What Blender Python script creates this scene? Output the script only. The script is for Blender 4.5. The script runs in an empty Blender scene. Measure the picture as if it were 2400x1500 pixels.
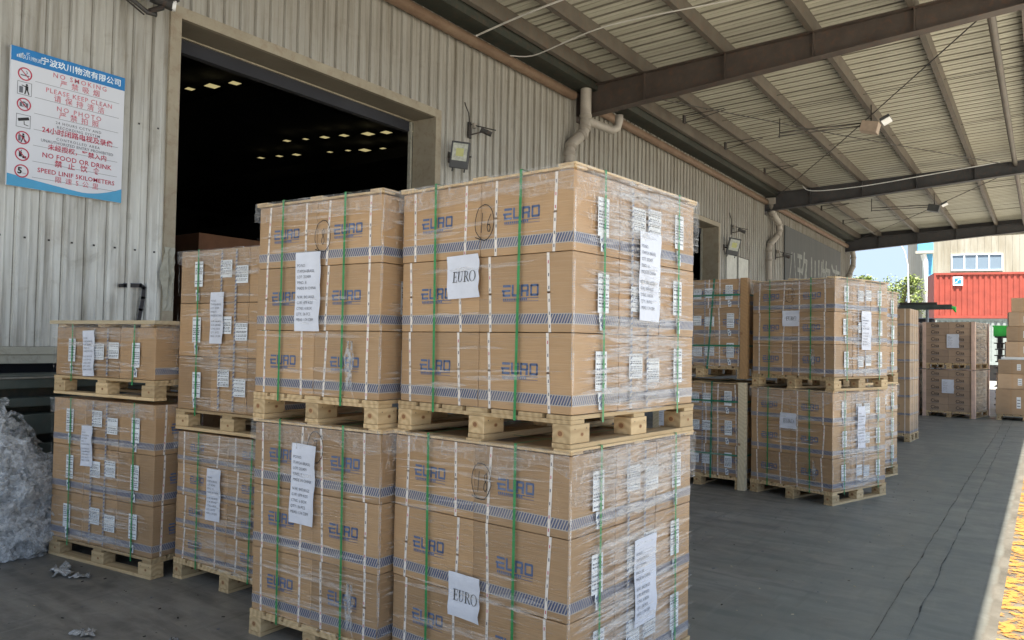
import bpy, bmesh, math, random
from math import sin, cos, pi, radians
from mathutils import Vector, Matrix, noise
random.seed(7)
SC = bpy.context.scene
COL = SC.collection
# ------------------------------------------------------------------ camera
F_PX, YAW, PITCH, ROLL, EYE = 1800.0, 34.8, 1.75, 1.0, 1.63
fw = Vector((-sin(radians(YAW)) * cos(radians(PITCH)), cos(radians(YAW)) * cos(radians(PITCH)), sin(radians(PITCH))))
r0 = Vector((cos(radians(YAW)), sin(radians(YAW)), 0)); u0 = r0.cross(fw)
rr = r0 * cos(radians(ROLL)) + u0 * sin(radians(ROLL)); uu = -r0 * sin(radians(ROLL)) + u0 * cos(radians(ROLL))
cam = bpy.data.objects.new('camera', bpy.data.cameras.new('camera')); COL.objects.link(cam)
cam.matrix_world = Matrix(((rr.x, uu.x, -fw.x, 0), (rr.y, uu.y, -fw.y, 0), (rr.z, uu.z, -fw.z, EYE), (0, 0, 0, 1)))
cam.data.sensor_width = 36; cam.data.lens = 36 * F_PX / 2400; cam.data.clip_start = 0.05; cam.data.clip_end = 2000
SC.camera = cam
# ------------------------------------------------------------------ sky, sun, exposure
SUN_DIR = Vector((0.146, -0.24, 1.0)).normalized()
elev = math.asin(SUN_DIR.z); az = math.atan2(SUN_DIR.x, SUN_DIR.y)
w = bpy.data.worlds.new("World"); SC.world = w; w.use_nodes = True
nt = w.node_tree; sky = nt.nodes.new('ShaderNodeTexSky'); sky.sky_type = 'NISHITA'; sky.sun_disc = False
sky.sun_elevation = elev; sky.sun_rotation = az; sky.air_density = 1.0; sky.dust_density = 0.8; sky.ozone_density = 1.0
hs = nt.nodes.new('ShaderNodeHueSaturation'); hs.inputs['Saturation'].default_value = .58; nt.links.new(sky.outputs[0], hs.inputs['Color'])
cl = nt.nodes.new('ShaderNodeMixRGB'); cl.blend_type = 'DARKEN'; cl.inputs[0].default_value = 1; cl.inputs[2].default_value = (.50, .635, .83, 1)  # caps the bright horizon at an even pale blue
nt.links.new(hs.outputs[0], cl.inputs[1])
nt.links.new(cl.outputs[0], nt.nodes['Background'].inputs[0]); nt.nodes['Background'].inputs[1].default_value = 0.15
sl = bpy.data.lights.new('sun', 'SUN'); sl.energy = 3.0; sl.angle = radians(0.53); sl.color = (1.0, 0.95, 0.87)
so = bpy.data.objects.new('sun', sl); COL.objects.link(so); so.rotation_euler = (-SUN_DIR).to_track_quat('-Z', 'Y').to_euler(); so.location = (5, -5, 20)
SC.view_settings.view_transform = 'Standard'; SC.view_settings.look = 'None'; SC.view_settings.gamma = 1
SC.view_settings.exposure = 3.25
SC.cycles.use_denoising = True; SC.cycles.max_bounces = 10; SC.cycles.diffuse_bounces = 6
SC.cycles.glossy_bounces = 4; SC.cycles.transparent_max_bounces = 12
SC.cycles.sample_clamp_indirect = 6

# ------------------------------------------------------------------ materials
MATS = {}
def srgb(r, g, b):
    f = lambda c: (c / 255 / 12.92) if c / 255 <= .04045 else ((c / 255 + .055) / 1.055) ** 2.4
    return (f(r), f(g), f(b), 1)
class NT:
    def __init__(s, name, rough=.6, metal=0, spec=.5):
        s.m = bpy.data.materials.new(name); s.m.use_nodes = True; s.t = s.m.node_tree
        s.b = s.t.nodes['Principled BSDF']; s.b.inputs['Roughness'].default_value = rough
        s.b.inputs['Metallic'].default_value = metal; s.b.inputs['Specular IOR Level'].default_value = spec
        MATS[name] = s.m
    def n(s, kind, **kw):
        nd = s.t.nodes.new('ShaderNode' + kind)
        for k, v in kw.items():
            if k in nd.inputs: nd.inputs[k].default_value = v
            else: setattr(nd, k, v)
        return nd
    def l(s, a, b): s.t.links.new(a, b)
    def coord(s, out='Object', scale=(1, 1, 1), rot=(0, 0, 0)):
        tc = s.n('TexCoord'); mp = s.n('Mapping'); mp.inputs['Scale'].default_value = scale; mp.inputs['Rotation'].default_value = rot
        s.l(tc.outputs[out], mp.inputs[0]); return mp.outputs[0]
    def noise(s, vec, scale=5, detail=4, rough=.6, dist=0):
        nd = s.n('TexNoise', Scale=scale, Detail=detail, Roughness=rough, Distortion=dist)
        if vec is not None: s.l(vec, nd.inputs['Vector'])
        return nd.outputs['Fac']
    def ramp(s, fac, stops, interp='LINEAR'):
        nd = s.n('ValToRGB'); cr = nd.color_ramp; cr.interpolation = interp
        while len(cr.elements) < len(stops): cr.elements.new(.5)
        for e, (p, c) in zip(cr.elements, stops):
            e.position = p; e.color = c if len(c) == 4 else (*c, 1)
        s.l(fac, nd.inputs[0]); return nd.outputs[0]
    def mix(s, fac, a, b, mode='MIX'):
        nd = s.n('MixRGB', blend_type=mode)
        for i, v in ((0, fac), (1, a), (2, b)):
            if hasattr(v, 'is_output'): s.l(v, nd.inputs[i])
            else: nd.inputs[i].default_value = v
        return nd.outputs[0]
    def math(s, op, a, b=0.0, c=0.0):
        nd = s.n('Math', operation=op)
        for i, v in enumerate((a, b, c)):
            if hasattr(v, 'is_output'): s.l(v, nd.inputs[i])
            else: nd.inputs[i].default_value = v
        return nd.outputs[0]
    def bump(s, h, strength=.3, dist=.01):
        nd = s.n('Bump', Strength=strength, Distance=dist); s.l(h, nd.inputs['Height']); s.l(nd.outputs[0], s.b.inputs['Normal'])
    def color(s, c):
        if hasattr(c, 'is_output'): s.l(c, s.b.inputs['Base Color'])
        else: s.b.inputs['Base Color'].default_value = c
    def rough(s, c): s.l(c, s.b.inputs['Roughness'])
    def alpha(s, c): s.l(c, s.b.inputs['Alpha'])

def g(v): return (v, v, v, 1)
def simple(name, col, rough=.6, metal=0, var=.15, scale=6, bump=0):
    m = NT(name, rough, metal)
    f = m.noise(m.coord(), scale, 5)
    lo = tuple(c * (1 - var) for c in col[:3]) + (1,); hi = tuple(min(1, c * (1 + var)) for c in col[:3]) + (1,)
    m.color(m.ramp(f, [(.3, lo), (.7, hi)]))
    if bump: m.bump(f, bump, .01)
    return m.m

# cardboard: warm brown, faint horizontal wrap sheen, per box tint
def cardboard(name, base, sheen=.35):
    m = NT(name, .55)
    oi = m.n('ObjectInfo')
    c = m.coord('Object')
    big = m.noise(c, 2.2, 3); fine = m.noise(m.coord('Object', (1.5, 1.5, 60)), 3, 4, .65)
    lo = tuple(x * .86 for x in base[:3]) + (1,); hi = tuple(min(1, x * 1.1) for x in base[:3]) + (1,)
    col = m.ramp(big, [(.3, lo), (.7, hi)])
    tint = m.ramp(oi.outputs['Random'], [(0, (.78, .77, .76)), (1, (1.1, 1.07, 1.02))])
    col = m.mix(1.0, col, tint, 'MULTIPLY')
    col = m.mix(m.math('MULTIPLY', m.ramp(fine, [(.5, g(0)), (.75, g(1))]), .22), col, (.62, .5, .38, 1))
    m.color(col)
    m.b.inputs['Coat Weight'].default_value = sheen; m.b.inputs['Coat Roughness'].default_value = .22
    wr = m.noise(m.coord('Object', (1.2, 1.2, 34)), 4, 3, .6, .4)
    bg = m.noise(m.coord('Object', (1, 1, 1.4)), 5, 2, .5); m.bump(m.math('ADD', m.math('MULTIPLY', wr, .2), m.math('MULTIPLY', bg, 1.6)), .6, .012)
    return m.m
CARD = cardboard('cardboard', (.45, .292, .162), .22)
CARD_B = cardboard('cardboard_plain', (.45, .31, .19), .25)
CARD_C = cardboard('cardboard_greyish', (.42, .30, .215), .3)
simple('cardboard_dark', (.17, .075, .035, 1), .8)
simple('seam_dark', (.05, .033, .02, 1), .9)
def hatch():
    m = NT('hatched_tape', .35)
    uv = m.n('UVMap'); sp = m.n('SeparateXYZ'); m.l(uv.outputs[0], sp.inputs[0])
    d = m.math('SUBTRACT', sp.outputs[0], m.math('MULTIPLY', sp.outputs[1], .45))
    fr = m.math('FRACT', m.math('DIVIDE', d, .0145))
    on = m.math('LESS_THAN', fr, .62)
    edge = m.math('MULTIPLY', m.math('GREATER_THAN', sp.outputs[1], .004), m.math('LESS_THAN', sp.outputs[1], .044))
    on = m.math('MULTIPLY', on, edge)
    wear = m.noise(m.coord(), 7, 4); wearm = m.ramp(wear, [(.3, g(.55)), (.6, g(1))])
    m.color(m.mix(m.math('MULTIPLY', on, wearm), (.44, .40, .36, 1), (.055, .08, .18, 1)))
    m.b.inputs['Coat Weight'].default_value = .4; m.b.inputs['Coat Roughness'].default_value = .2
    return m.m
hatch()
simple('ink_blue', (.10, .15, .28, 1), .6, 0, .25, 30)
simple('ink_black', (.02, .018, .02, 1), .6)
simple('ink_grey', (.13, .14, .17, 1), .6)
simple('paper_white', (.70, .73, .82, 1), .55, 0, .05, 12, .25)
simple('label_white', (.80, .84, .88, 1), .4, 0, .06, 12)
simple('strip_white', (.80, .74, .69, 1), .4, 0, .1, 20)
simple('strap_green', (.035, .26, .085, 1), .35, 0, .2, 12)
simple('strap_dark_green', (.02, .19, .11, 1), .35, 0, .2, 12)
def wood(name, a, b):
    m = NT(name, .7)
    oi = m.n('ObjectInfo')
    c = m.coord('Object', (3, 3, 14)); w1 = m.noise(c, 4, 5, .6, 1.2)
    ring = m.n('TexWave', wave_type='RINGS', rings_direction='Y', Scale=9, Distortion=5); m.l(m.coord('Object', (1, .12, 1)), ring.inputs[0])
    f = m.math('ADD', m.math('MULTIPLY', w1, .6), m.math('MULTIPLY', ring.outputs['Fac'], .4))
    col = m.ramp(f, [(.2, b), (.75, a)])
    tint = m.ramp(oi.outputs['Random'], [(0, (.66, .65, .64)), (1, (1.05, 1.05, 1.05))])
    col = m.mix(1.0, col, tint, 'MULTIPLY')
    kn = m.n('TexVoronoi', Scale=5.5); m.l(m.coord('Object', (1, 1, 1)), kn.inputs['Vector'])
    col = m.mix(m.ramp(kn.outputs['Distance'], [(.05, g(.8)), (.13, g(0))]), col, (.22, .10, .04, 1))
    m.color(col); m.bump(w1, .3, .004); return m.m
WOOD = wood('pallet_wood', (.72, .54, .31, 1), (.52, .36, .19, 1))
wood('pale_board', (.70, .60, .42, 1), (.58, .48, .32, 1))
wood('orange_board', (.50, .30, .14, 1), (.42, .25, .12, 1))
simple('corner_post_pink', (.74, .52, .42, 1), .6)
simple('knot_ring', (.50, .32, .16, 1), .7)
simple('knot_dark', (.27, .13, .06, 1), .7)
# stretch film
def film():
    m = NT('film_strand', .22)
    m.color((.80, .765, .72, 1)); n1 = m.noise(m.coord('Object', (1, 1, 5)), 14, 3)
    m.alpha(m.ramp(n1, [(.25, g(.03)), (.5, g(.15)), (.8, g(.46))]))
    m.b.inputs['Coat Weight'].default_value = .5
    m2 = NT('film_sheet', .18); m2.color((.80, .79, .79, 1))
    n2 = m2.noise(m2.coord('Object', (7, 7, 2.2)), 6, 5, .65, 1.5)
    n3 = m2.noise(m2.coord('Object', (1.5, 1.5, 18)), 5, 4, .6, .5)
    f = m2.math('MAXIMUM', n2, n3)
    m2.alpha(m2.ramp(f, [(.42, g(.03)), (.58, g(.16)), (.76, g(.62))])); m2.bump(f, .8, .01)
film()
def film_soft():
    m = NT('film_soft', .3); m.color((.84, .82, .80, 1)); n1 = m.noise(m.coord('Object', (2, 2, 14)), 6, 4, .6, .6)
    m.alpha(m.ramp(n1, [(.3, g(.0)), (.55, g(.22)), (.8, g(.5))])); m.b.inputs['Coat Weight'].default_value = .7
film_soft()
def crumple(name='crumpled_film'):
    m = NT(name, .16); c = m.coord('Object')
    v = m.n('TexVoronoi', Scale=7, feature='DISTANCE_TO_EDGE'); mp = m.coord('Object', (1, 1, 1.8))
    n0 = m.n('TexNoise', Scale=4, Detail=5); m.l(mp, n0.inputs['Vector'])
    mx = m.n('MixRGB'); mx.inputs[0].default_value = .45; m.l(mp, mx.inputs[1]); m.l(n0.outputs['Color'], mx.inputs[2]); m.l(mx.outputs[0], v.inputs['Vector'])
    n1 = m.noise(c, 18, 6, .7, 2)
    h = m.math('ADD', m.math('MULTIPLY', v.outputs['Distance'], 1.5), n1)
    m.bump(h, 1.0, .05)
    m.color(m.ramp(n1, [(.35, (.10, .105, .11, 1)), (.5, (.36, .38, .39, 1)), (.66, (.85, .87, .9, 1))]))
    m.alpha(m.ramp(m.noise(c, 6, 5, .7, 1), [(.3, g(.5)), (.6, g(1))]))
    m.b.inputs['Coat Weight'].default_value = .8; m.b.inputs['Coat Roughness'].default_value = .1
crumple()
def wisp():
    m = NT('film_wisp', .1); m.color((.72, .74, .76, 1)); m.alpha(m.ramp(m.noise(m.coord(), 30, 3, .6), [(.35, g(.06)), (.65, g(.6))])); m.b.inputs['Coat Weight'].default_value = 1
wisp()
def heap_film():
    m = NT('heap_film', .14, .45); c = m.coord(); n1 = m.noise(c, 11, 6, .65, 2.2); n2 = m.noise(m.coord('Object', (1, 1, 2.2)), 26, 4, .6, 3)
    m.color(m.ramp(n1, [(.3, (.30, .31, .32, 1)), (.48, (.74, .76, .78, 1)), (.62, (.97, .98, 1, 1))]))
    m.bump(m.math('ADD', n1, m.math('MULTIPLY', n2, .5)), 1.0, .05); m.b.inputs['Coat Weight'].default_value = 1; m.b.inputs['Coat Roughness'].default_value = .06
heap_film()
# building
def siding():
    m = NT('wall_siding', .5, .25)
    sx = m.n('SeparateXYZ'); m.l(m.coord(), sx.inputs[0])
    streak = m.noise(m.coord('Object', (1, 6, .35)), 1.6, 6, .65)
    blot = m.noise(m.coord(), 3.5, 6, .7, .6)
    base = m.ramp(streak, [(.32, (.30, .285, .245, 1)), (.48, (.54, .535, .50, 1)), (.70, (.74, .75, .72, 1))])
    base = m.mix(m.ramp(blot, [(.56, g(0)), (.78, g(.4))]), base, (.24, .21, .17, 1))
    rust = m.noise(m.coord('Object', (1, 1.2, .9)), 1.3, 6, .7)
    base = m.mix(m.ramp(rust, [(.58, g(0)), (.8, g(.35))]), base, (.30, .22, .15, 1))
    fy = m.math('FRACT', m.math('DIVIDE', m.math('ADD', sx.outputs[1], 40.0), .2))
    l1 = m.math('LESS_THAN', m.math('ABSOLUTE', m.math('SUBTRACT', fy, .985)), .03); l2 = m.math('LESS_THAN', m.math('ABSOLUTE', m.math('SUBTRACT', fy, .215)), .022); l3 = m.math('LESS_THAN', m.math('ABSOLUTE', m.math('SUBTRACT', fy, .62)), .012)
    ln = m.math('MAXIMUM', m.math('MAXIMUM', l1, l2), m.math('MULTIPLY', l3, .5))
    base = m.mix(m.math('MULTIPLY', ln, m.ramp(blot, [(.2, g(.45)), (.7, g(.85))])), base, (.10, .09, .075, 1))  # crevice shade along the ribs drawn as dark lines
    dust_shade = m.n('MapRange'); dust_shade.inputs['From Min'].default_value = 3.2; dust_shade.inputs['From Max'].default_value = 6.5   # brown dust, with the dimmer light under the roof painted in
    m.l(m.math('ADD', sx.outputs[2], m.math('MULTIPLY', streak, 1.5)), dust_shade.inputs['Value'])
    base = m.mix(m.math('MULTIPLY', dust_shade.outputs[0], .65), base, (.20, .168, .125, 1))
    m.color(base); m.rough(m.ramp(blot, [(.3, g(.38)), (.7, g(.7))]))
siding()
def metal(name, a, b, rust=(.16, .07, .035, 1), amt=.5, rough=.6):
    m = NT(name, rough, .1)
    f = m.noise(m.coord(), 2.5, 6, .65); f2 = m.noise(m.coord(), 9, 6, .7, .5)
    c = m.ramp(f, [(.3, a), (.7, b)])
    m.color(m.mix(m.ramp(f2, [(.5, g(0)), (.72, g(amt))]), c, rust)); m.bump(f2, .15, .005); return m.m
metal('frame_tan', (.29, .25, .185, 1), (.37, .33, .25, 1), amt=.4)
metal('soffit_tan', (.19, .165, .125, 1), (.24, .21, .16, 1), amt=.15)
metal('beam_rust', (.055, .042, .036, 1), (.09, .070, .058, 1), amt=.45)
metal('beam_dark', (.04, .04, .044, 1), (.065, .065, .068, 1), amt=.3)
metal('purlin_brown', (.085, .072, .058, 1), (.13, .112, .09, 1), amt=.4)
metal('gutter_dark', (.022, .026, .02, 1), (.04, .045, .035, 1), amt=.3)
metal('pipe_rust', (.17, .10, .06, 1), (.25, .17, .11, 1), amt=.5)
metal('pipe_grey', (.30, .27, .23, 1), (.42, .38, .33, 1), amt=.2)
metal('dark_iron', (.03, .03, .03, 1), (.06, .055, .05, 1), amt=.4)
metal('green_steel', (.045, .06, .055, 1), (.09, .11, .10, 1), amt=.15)
metal('sill_pale', (.35, .34, .28, 1), (.42, .41, .35, 1), (.14, .13, .09, 1), amt=.6)
simple('cable_pale', (.45, .43, .40, 1), .5)
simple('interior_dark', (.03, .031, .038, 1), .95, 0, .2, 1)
def roof():
    m = NT('roof_sheet', .55, 0)
    a = m.noise(m.coord('Object', (.25, 3, 1)), 1.5, 5, .6)
    b = m.noise(m.coord(), 1.2, 6, .7)
    c = m.ramp(a, [(.3, (.34, .32, .25, 1)), (.7, (.50, .48, .39, 1))])
    c = m.mix(m.ramp(b, [(.55, g(0)), (.8, g(.45))]), c, (.22, .175, .115, 1))
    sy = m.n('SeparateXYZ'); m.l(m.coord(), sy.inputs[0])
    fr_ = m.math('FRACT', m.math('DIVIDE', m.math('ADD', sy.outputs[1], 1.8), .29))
    ln = m.math('LESS_THAN', m.math('ABSOLUTE', m.math('SUBTRACT', fr_, .11)), .125)   # shade of the rib recess painted as a dark band
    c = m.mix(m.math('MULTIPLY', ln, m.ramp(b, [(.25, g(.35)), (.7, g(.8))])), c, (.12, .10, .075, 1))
    m.color(c)
roof()
def dark_panel():
    m = NT('dark_panel', .7)
    a = m.noise(m.coord('Object', (1, 8, .4)), 1.5, 5)
    m.color(m.ramp(a, [(.3, (.075, .08, .08, 1)), (.7, (.11, .115, .112, 1))]))
dark_panel()
simple('faded_paint', (.26, .27, .25, 1), .8, 0, .4, 6)
simple('sign_white', (.66, .68, .74, 1), .35, 0, .03, 3)
simple('sign_blue', (.02, .19, .48, 1), .35, 0, .1, 3)
simple('sign_light_blue', (.06, .33, .58, 1), .35, 0, .1, 3)
simple('sign_pink', (.55, .14, .18, 1), .4, 0, .15, 20)
simple('sign_red', (.45, .03, .07, 1), .4, 0, .1, 20)
simple('sign_outline', (.75, .82, .88, 1), .4)
simple('notice_white', (.60, .61, .56, 1), .5)
simple('glass_panel', (.40, .42, .36, 1), .2, 0, .3, 18)
simple('yellow_chip', (.42, .43, .15, 1), .3)
simple('lamp_grey', (.06, .063, .068, 1), .45, .2)
simple('lamp_box_tan', (.36, .28, .22, 1), .6)
simple('white_plastic', (.75, .75, .75, 1), .35)
simple('black_plastic', (.02, .02, .022, 1), .5)
simple('bright_green', (.05, .55, .08, 1), .4)
# ground
def ground():
    m = NT('yard_floor', .5)
    c = m.coord(); big = m.noise(c, .45, 6, .6, .4); med = m.noise(c, 2.6, 7, .68, .3); fine = m.noise(c, 55, 6, .75)
    sweep = m.noise(m.coord('Object', (.7, 3.2, 1), (0, 0, .35)), 1.6, 6, .65, .8)
    sx = m.n('SeparateXYZ'); m.l(c, sx.inputs[0])
    base = m.ramp(big, [(.3, (.165, .155, .138, 1)), (.7, (.265, .252, .23, 1))])
    base = m.mix(m.ramp(med, [(.35, g(.0)), (.7, g(.55))]), base, (.185, .173, .155, 1))
    tyre = m.n('TexWave', wave_type='BANDS', bands_direction='Y', Scale=1.1, Distortion=7); tyre.inputs['Detail'].default_value = 4; tyre.inputs['Detail Scale'].default_value = .6
    m.l(m.coord('Object', (.35, 1, 1), (0, 0, .25)), tyre.inputs[0])
    base = m.mix(m.math('MULTIPLY', m.ramp(tyre.outputs['Fac'], [(.70, g(0)), (.95, g(1))]), m.ramp(med, [(.4, g(0)), (.6, g(.6))])), base, (.07, .069, .067, 1))
    pale = m.noise(m.coord('Object', (.5, 2.2, 1), (0, 0, -.3)), 1.1, 6, .7, .5)
    base = m.mix(m.ramp(pale, [(.5, g(0)), (.75, g(.6))]), base, (.34, .33, .31, 1))
    base = m.mix(m.ramp(sweep, [(.46, g(0)), (.62, g(.75))]), base, (.12, .118, .113, 1))
    gm = m.math('MULTIPLY', m.ramp(m.math('ADD', sx.outputs[0], m.math('MULTIPLY', big, 1.4)), [(0.0, g(0)), (.02, g(0))]), 0)
    # greenish paint wash on the lane side (x > -2)
    oil = m.noise(c, 1.7, 5, .6, .8)
    base = m.mix(m.ramp(oil, [(.62, g(0)), (.72, g(.6))]), base, (.07, .068, .064, 1))
    sc = m.noise(m.coord('Object', (9, .5, 1), (0, 0, .03)), 1.4, 6, .7, .3)
    base = m.mix(m.ramp(sc, [(.56, g(0)), (.70, g(.55))]), base, (.075, .075, .072, 1))
    base = m.mix(m.ramp(sc, [(.28, g(.5)), (.40, g(0))]), base, (.32, .31, .29, 1))
    gx = m.n('MapRange'); gx.inputs['From Min'].default_value = -2.6; gx.inputs['From Max'].default_value = -1.0
    m.l(m.math('ADD', sx.outputs[0], m.math('MULTIPLY', m.math('SUBTRACT', med, .5), 2.5)), gx.inputs['Value'])
    base = m.mix(m.math('MULTIPLY', gx.outputs[0], .6), base, (.205, .228, .202, 1))
    base = m.mix(m.ramp(fine, [(.5, g(0)), (.75, g(.35))]), base, (.20, .195, .185, 1))
    # open yard: pale concrete beyond the canopy edge
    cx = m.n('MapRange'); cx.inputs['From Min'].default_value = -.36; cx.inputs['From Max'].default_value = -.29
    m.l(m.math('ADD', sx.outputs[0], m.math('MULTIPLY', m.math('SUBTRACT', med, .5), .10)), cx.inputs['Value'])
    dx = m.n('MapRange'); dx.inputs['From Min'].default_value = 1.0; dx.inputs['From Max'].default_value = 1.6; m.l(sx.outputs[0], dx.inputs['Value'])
    base = m.mix(cx.outputs[0], base, m.ramp(med, [(.3, (.045, .040, .031, 1)), (.7, (.085, .077, .061, 1))]))   # same concrete, colour darkened to tame the sunlit strip
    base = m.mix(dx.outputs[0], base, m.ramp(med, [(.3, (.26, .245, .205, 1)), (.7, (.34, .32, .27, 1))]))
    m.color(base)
    m.rough(m.ramp(med, [(.3, g(.38)), (.7, g(.62))])); m.bump(m.math('ADD', fine, m.math('MULTIPLY', med, 2)), .25, .004)
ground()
simple('trench_fill', (.155, .165, .168, 1), .6, 0, .3, 3.5, .4)
def crack():
    m = NT('crack_dark', .9); m.color((.035, .035, .034, 1)); m.alpha(m.ramp(m.noise(m.coord(), 5, 6, .8), [(.38, g(.0)), (.6, g(.75))]))
def yellow():
    m = NT('yellow_line', .6); n1 = m.noise(m.coord('Object', (1, 2.2, 1)), 9, 6, .75)
    m.color(m.ramp(n1, [(.3, (.20, .088, .010, 1)), (.7, (.26, .125, .022, 1))]))
    m.alpha(m.ramp(m.noise(m.coord('Object', (1.2, 1.6, 1)), 6, 7, .78), [(.47, g(0)), (.53, g(.95))]))
yellow(); crack()
simple('container_red', (.25, .042, .026, 1), .55, 0, .22, 1.5)
simple('container_grey', (.22, .25, .24, 1), .6)
def cream():
    m = NT('cream_wall', .7)
    n1 = m.noise(m.coord('Object', (1.3, 1.3, .15)), 1.2, 6, .7)
    m.color(m.ramp(n1, [(.3, (.19, .165, .115, 1)), (.6, (.30, .285, .235, 1))]))
cream()
simple('trim_blue', (.12, .42, .66, 1), .5)
def glassy():
    m = NT('window_glass', .08); m.color((.16, .21, .26, 1)); m.b.inputs['Specular IOR Level'].default_value = .8
glassy()
simple('leaf_light', (.13, .17, .035, 1), .55, 0, .4, 1.2)
simple('leaf_green', (.05, .095, .025, 1), .55, 0, .4, 1.2)
simple('bark', (.12, .09, .06, 1), .9)
simple('galvanised', (.50, .52, .54, 1), .4, .3)
simple('tyre', (.02, .02, .02, 1), .8)
simple('car_dark', (.02, .022, .028, 1), .3)
simple('translucent_vent', (.4, .4, .4, 1), .5)
def emis(name, col, st):
    m = NT(name); m.b.inputs['Emission Color'].default_value = col; m.b.inputs['Emission Strength'].default_value = st; m.color((.3, .3, .2, 1))
emis('skylight_glow', (.9, .76, .36, 1), .055)

# ------------------------------------------------------------------ mesh builder
class MB:
    def __init__(s): s.v = []; s.f = []; s.m = []; s.uv = []; s.names = []; s.sm = []
    def mi(s, name):
        if name not in s.names: s.names.append(name)
        return s.names.index(name)
    def face(s, pts, mat, uv=None, smooth=False):
        i = len(s.v); s.v += [tuple(p) for p in pts]; s.f.append(tuple(range(i, i + len(pts)))); s.m.append(s.mi(mat)); s.uv.append(uv); s.sm.append(smooth)
    def grid(s, P, nu, nv, mat, smooth=True, closed=False):
        i = len(s.v); s.v += [tuple(p) for p in P]; k = s.mi(mat)
        for b in range(nv - 1):
            for a in range(nu if closed else nu - 1):
                a2 = (a + 1) % nu
                s.f.append((i + b * nu + a, i + b * nu + a2, i + (b + 1) * nu + a2, i + (b + 1) * nu + a)); s.m.append(k); s.uv.append(None); s.sm.append(smooth)
    def box(s, x0, x1, y0, y1, z0, z1, mat, M=None, bev=0.0):
        if bev <= 0:
            P = [Vector(p) for p in ((x0, y0, z0), (x1, y0, z0), (x1, y1, z0), (x0, y1, z0), (x0, y0, z1), (x1, y0, z1), (x1, y1, z1), (x0, y1, z1))]
            if M: P = [M @ p for p in P]
            i = len(s.v); s.v += [tuple(p) for p in P]; k = s.mi(mat)
            for q in ((0, 3, 2, 1), (4, 5, 6, 7), (0, 1, 5, 4), (1, 2, 6, 5), (2, 3, 7, 6), (3, 0, 4, 7)):
                s.f.append(tuple(i + a for a in q)); s.m.append(k); s.uv.append(None); s.sm.append(False)
            return
        bm = bmesh.new(); bmesh.ops.create_cube(bm, size=1)
        for v in bm.verts:
            v.co = Vector(((x0 + x1) / 2 + v.co.x * (x1 - x0), (y0 + y1) / 2 + v.co.y * (y1 - y0), (z0 + z1) / 2 + v.co.z * (z1 - z0)))
        bmesh.ops.bevel(bm, geom=bm.edges[:], offset=bev, segments=2, affect='EDGES', profile=.6)
        s.add_bm(bm, mat, M); bm.free()
    def add_bm(s, bm, mat, M=None, smooth=False):
        i = len(s.v); k = s.mi(mat); bm.verts.index_update()
        s.v += [tuple(M @ v.co if M else v.co) for v in bm.verts]
        for f in bm.faces: s.f.append(tuple(i + v.index for v in f.verts)); s.m.append(k); s.uv.append(None); s.sm.append(smooth)
    def tube(s, pts, r, mat, n=8, cap=True):
        pts = [Vector(p) for p in pts]; i = len(s.v); k = s.mi(mat); rs = r if isinstance(r, (list, tuple)) else [r] * len(pts)
        up = Vector((0, 0, 1)); prev = None
        for j, p in enumerate(pts):
            t = (pts[min(j + 1, len(pts) - 1)] - pts[max(j - 1, 0)]).normalized()
            a = prev if prev else (up if abs(t.z) < .9 else Vector((1, 0, 0)))
            a = (a - t * a.dot(t)).normalized(); prev = a; b = t.cross(a)
            for q in range(n): s.v.append(tuple(p + (a * cos(2 * pi * q / n) + b * sin(2 * pi * q / n)) * rs[j]))
        for j in range(len(pts) - 1):
            for q in range(n):
                s.f.append((i + j * n + q, i + j * n + (q + 1) % n, i + (j + 1) * n + (q + 1) % n, i + (j + 1) * n + q)); s.m.append(k); s.uv.append(None); s.sm.append(n > 5)
        if cap:
            for j in (0, len(pts) - 1):
                s.f.append(tuple(i + j * n + q for q in range(n))); s.m.append(k); s.uv.append(None); s.sm.append(False)
    def build(s, name, parent=None, loc=(0, 0, 0), rotz=0.0):
        me = bpy.data.meshes.new(name); me.from_pydata(s.v, [], s.f)
        for n_ in s.names: me.materials.append(MATS[n_])
        me.polygons.foreach_set('material_index', s.m); me.polygons.foreach_set('use_smooth', s.sm)
        if any(u is not None for u in s.uv):
            L = me.uv_layers.new(name='UVMap')
            for p, u in zip(me.polygons, s.uv):
                if u:
                    for li, q in zip(p.loop_indices, u): L.data[li].uv = q
        me.update()
        o = bpy.data.objects.new(name, me); COL.objects.link(o); o.location = loc; o.rotation_euler = (0, 0, rotz)
        if parent: o.parent = parent
        return o
def tag(o, label=None, cat=None, group=None, kind=None):
    if label: o['label'] = label
    if cat: o['category'] = cat
    if group: o['group'] = group
    if kind: o['kind'] = kind
    return o
def empty(name, loc=(0, 0, 0), rotz=0.0, **kw):
    o = bpy.data.objects.new(name, None); COL.objects.link(o); o.location = loc; o.rotation_euler = (0, 0, rotz); o.empty_display_size = .1
    return tag(o, **kw)
def copy_part(src, parent=None, loc=None, rotz=None):
    o = src.copy(); COL.objects.link(o); o.parent = parent
    if loc is not None: o.location = loc
    if rotz is not None: o.rotation_euler = (0, 0, rotz)
    return o

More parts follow.
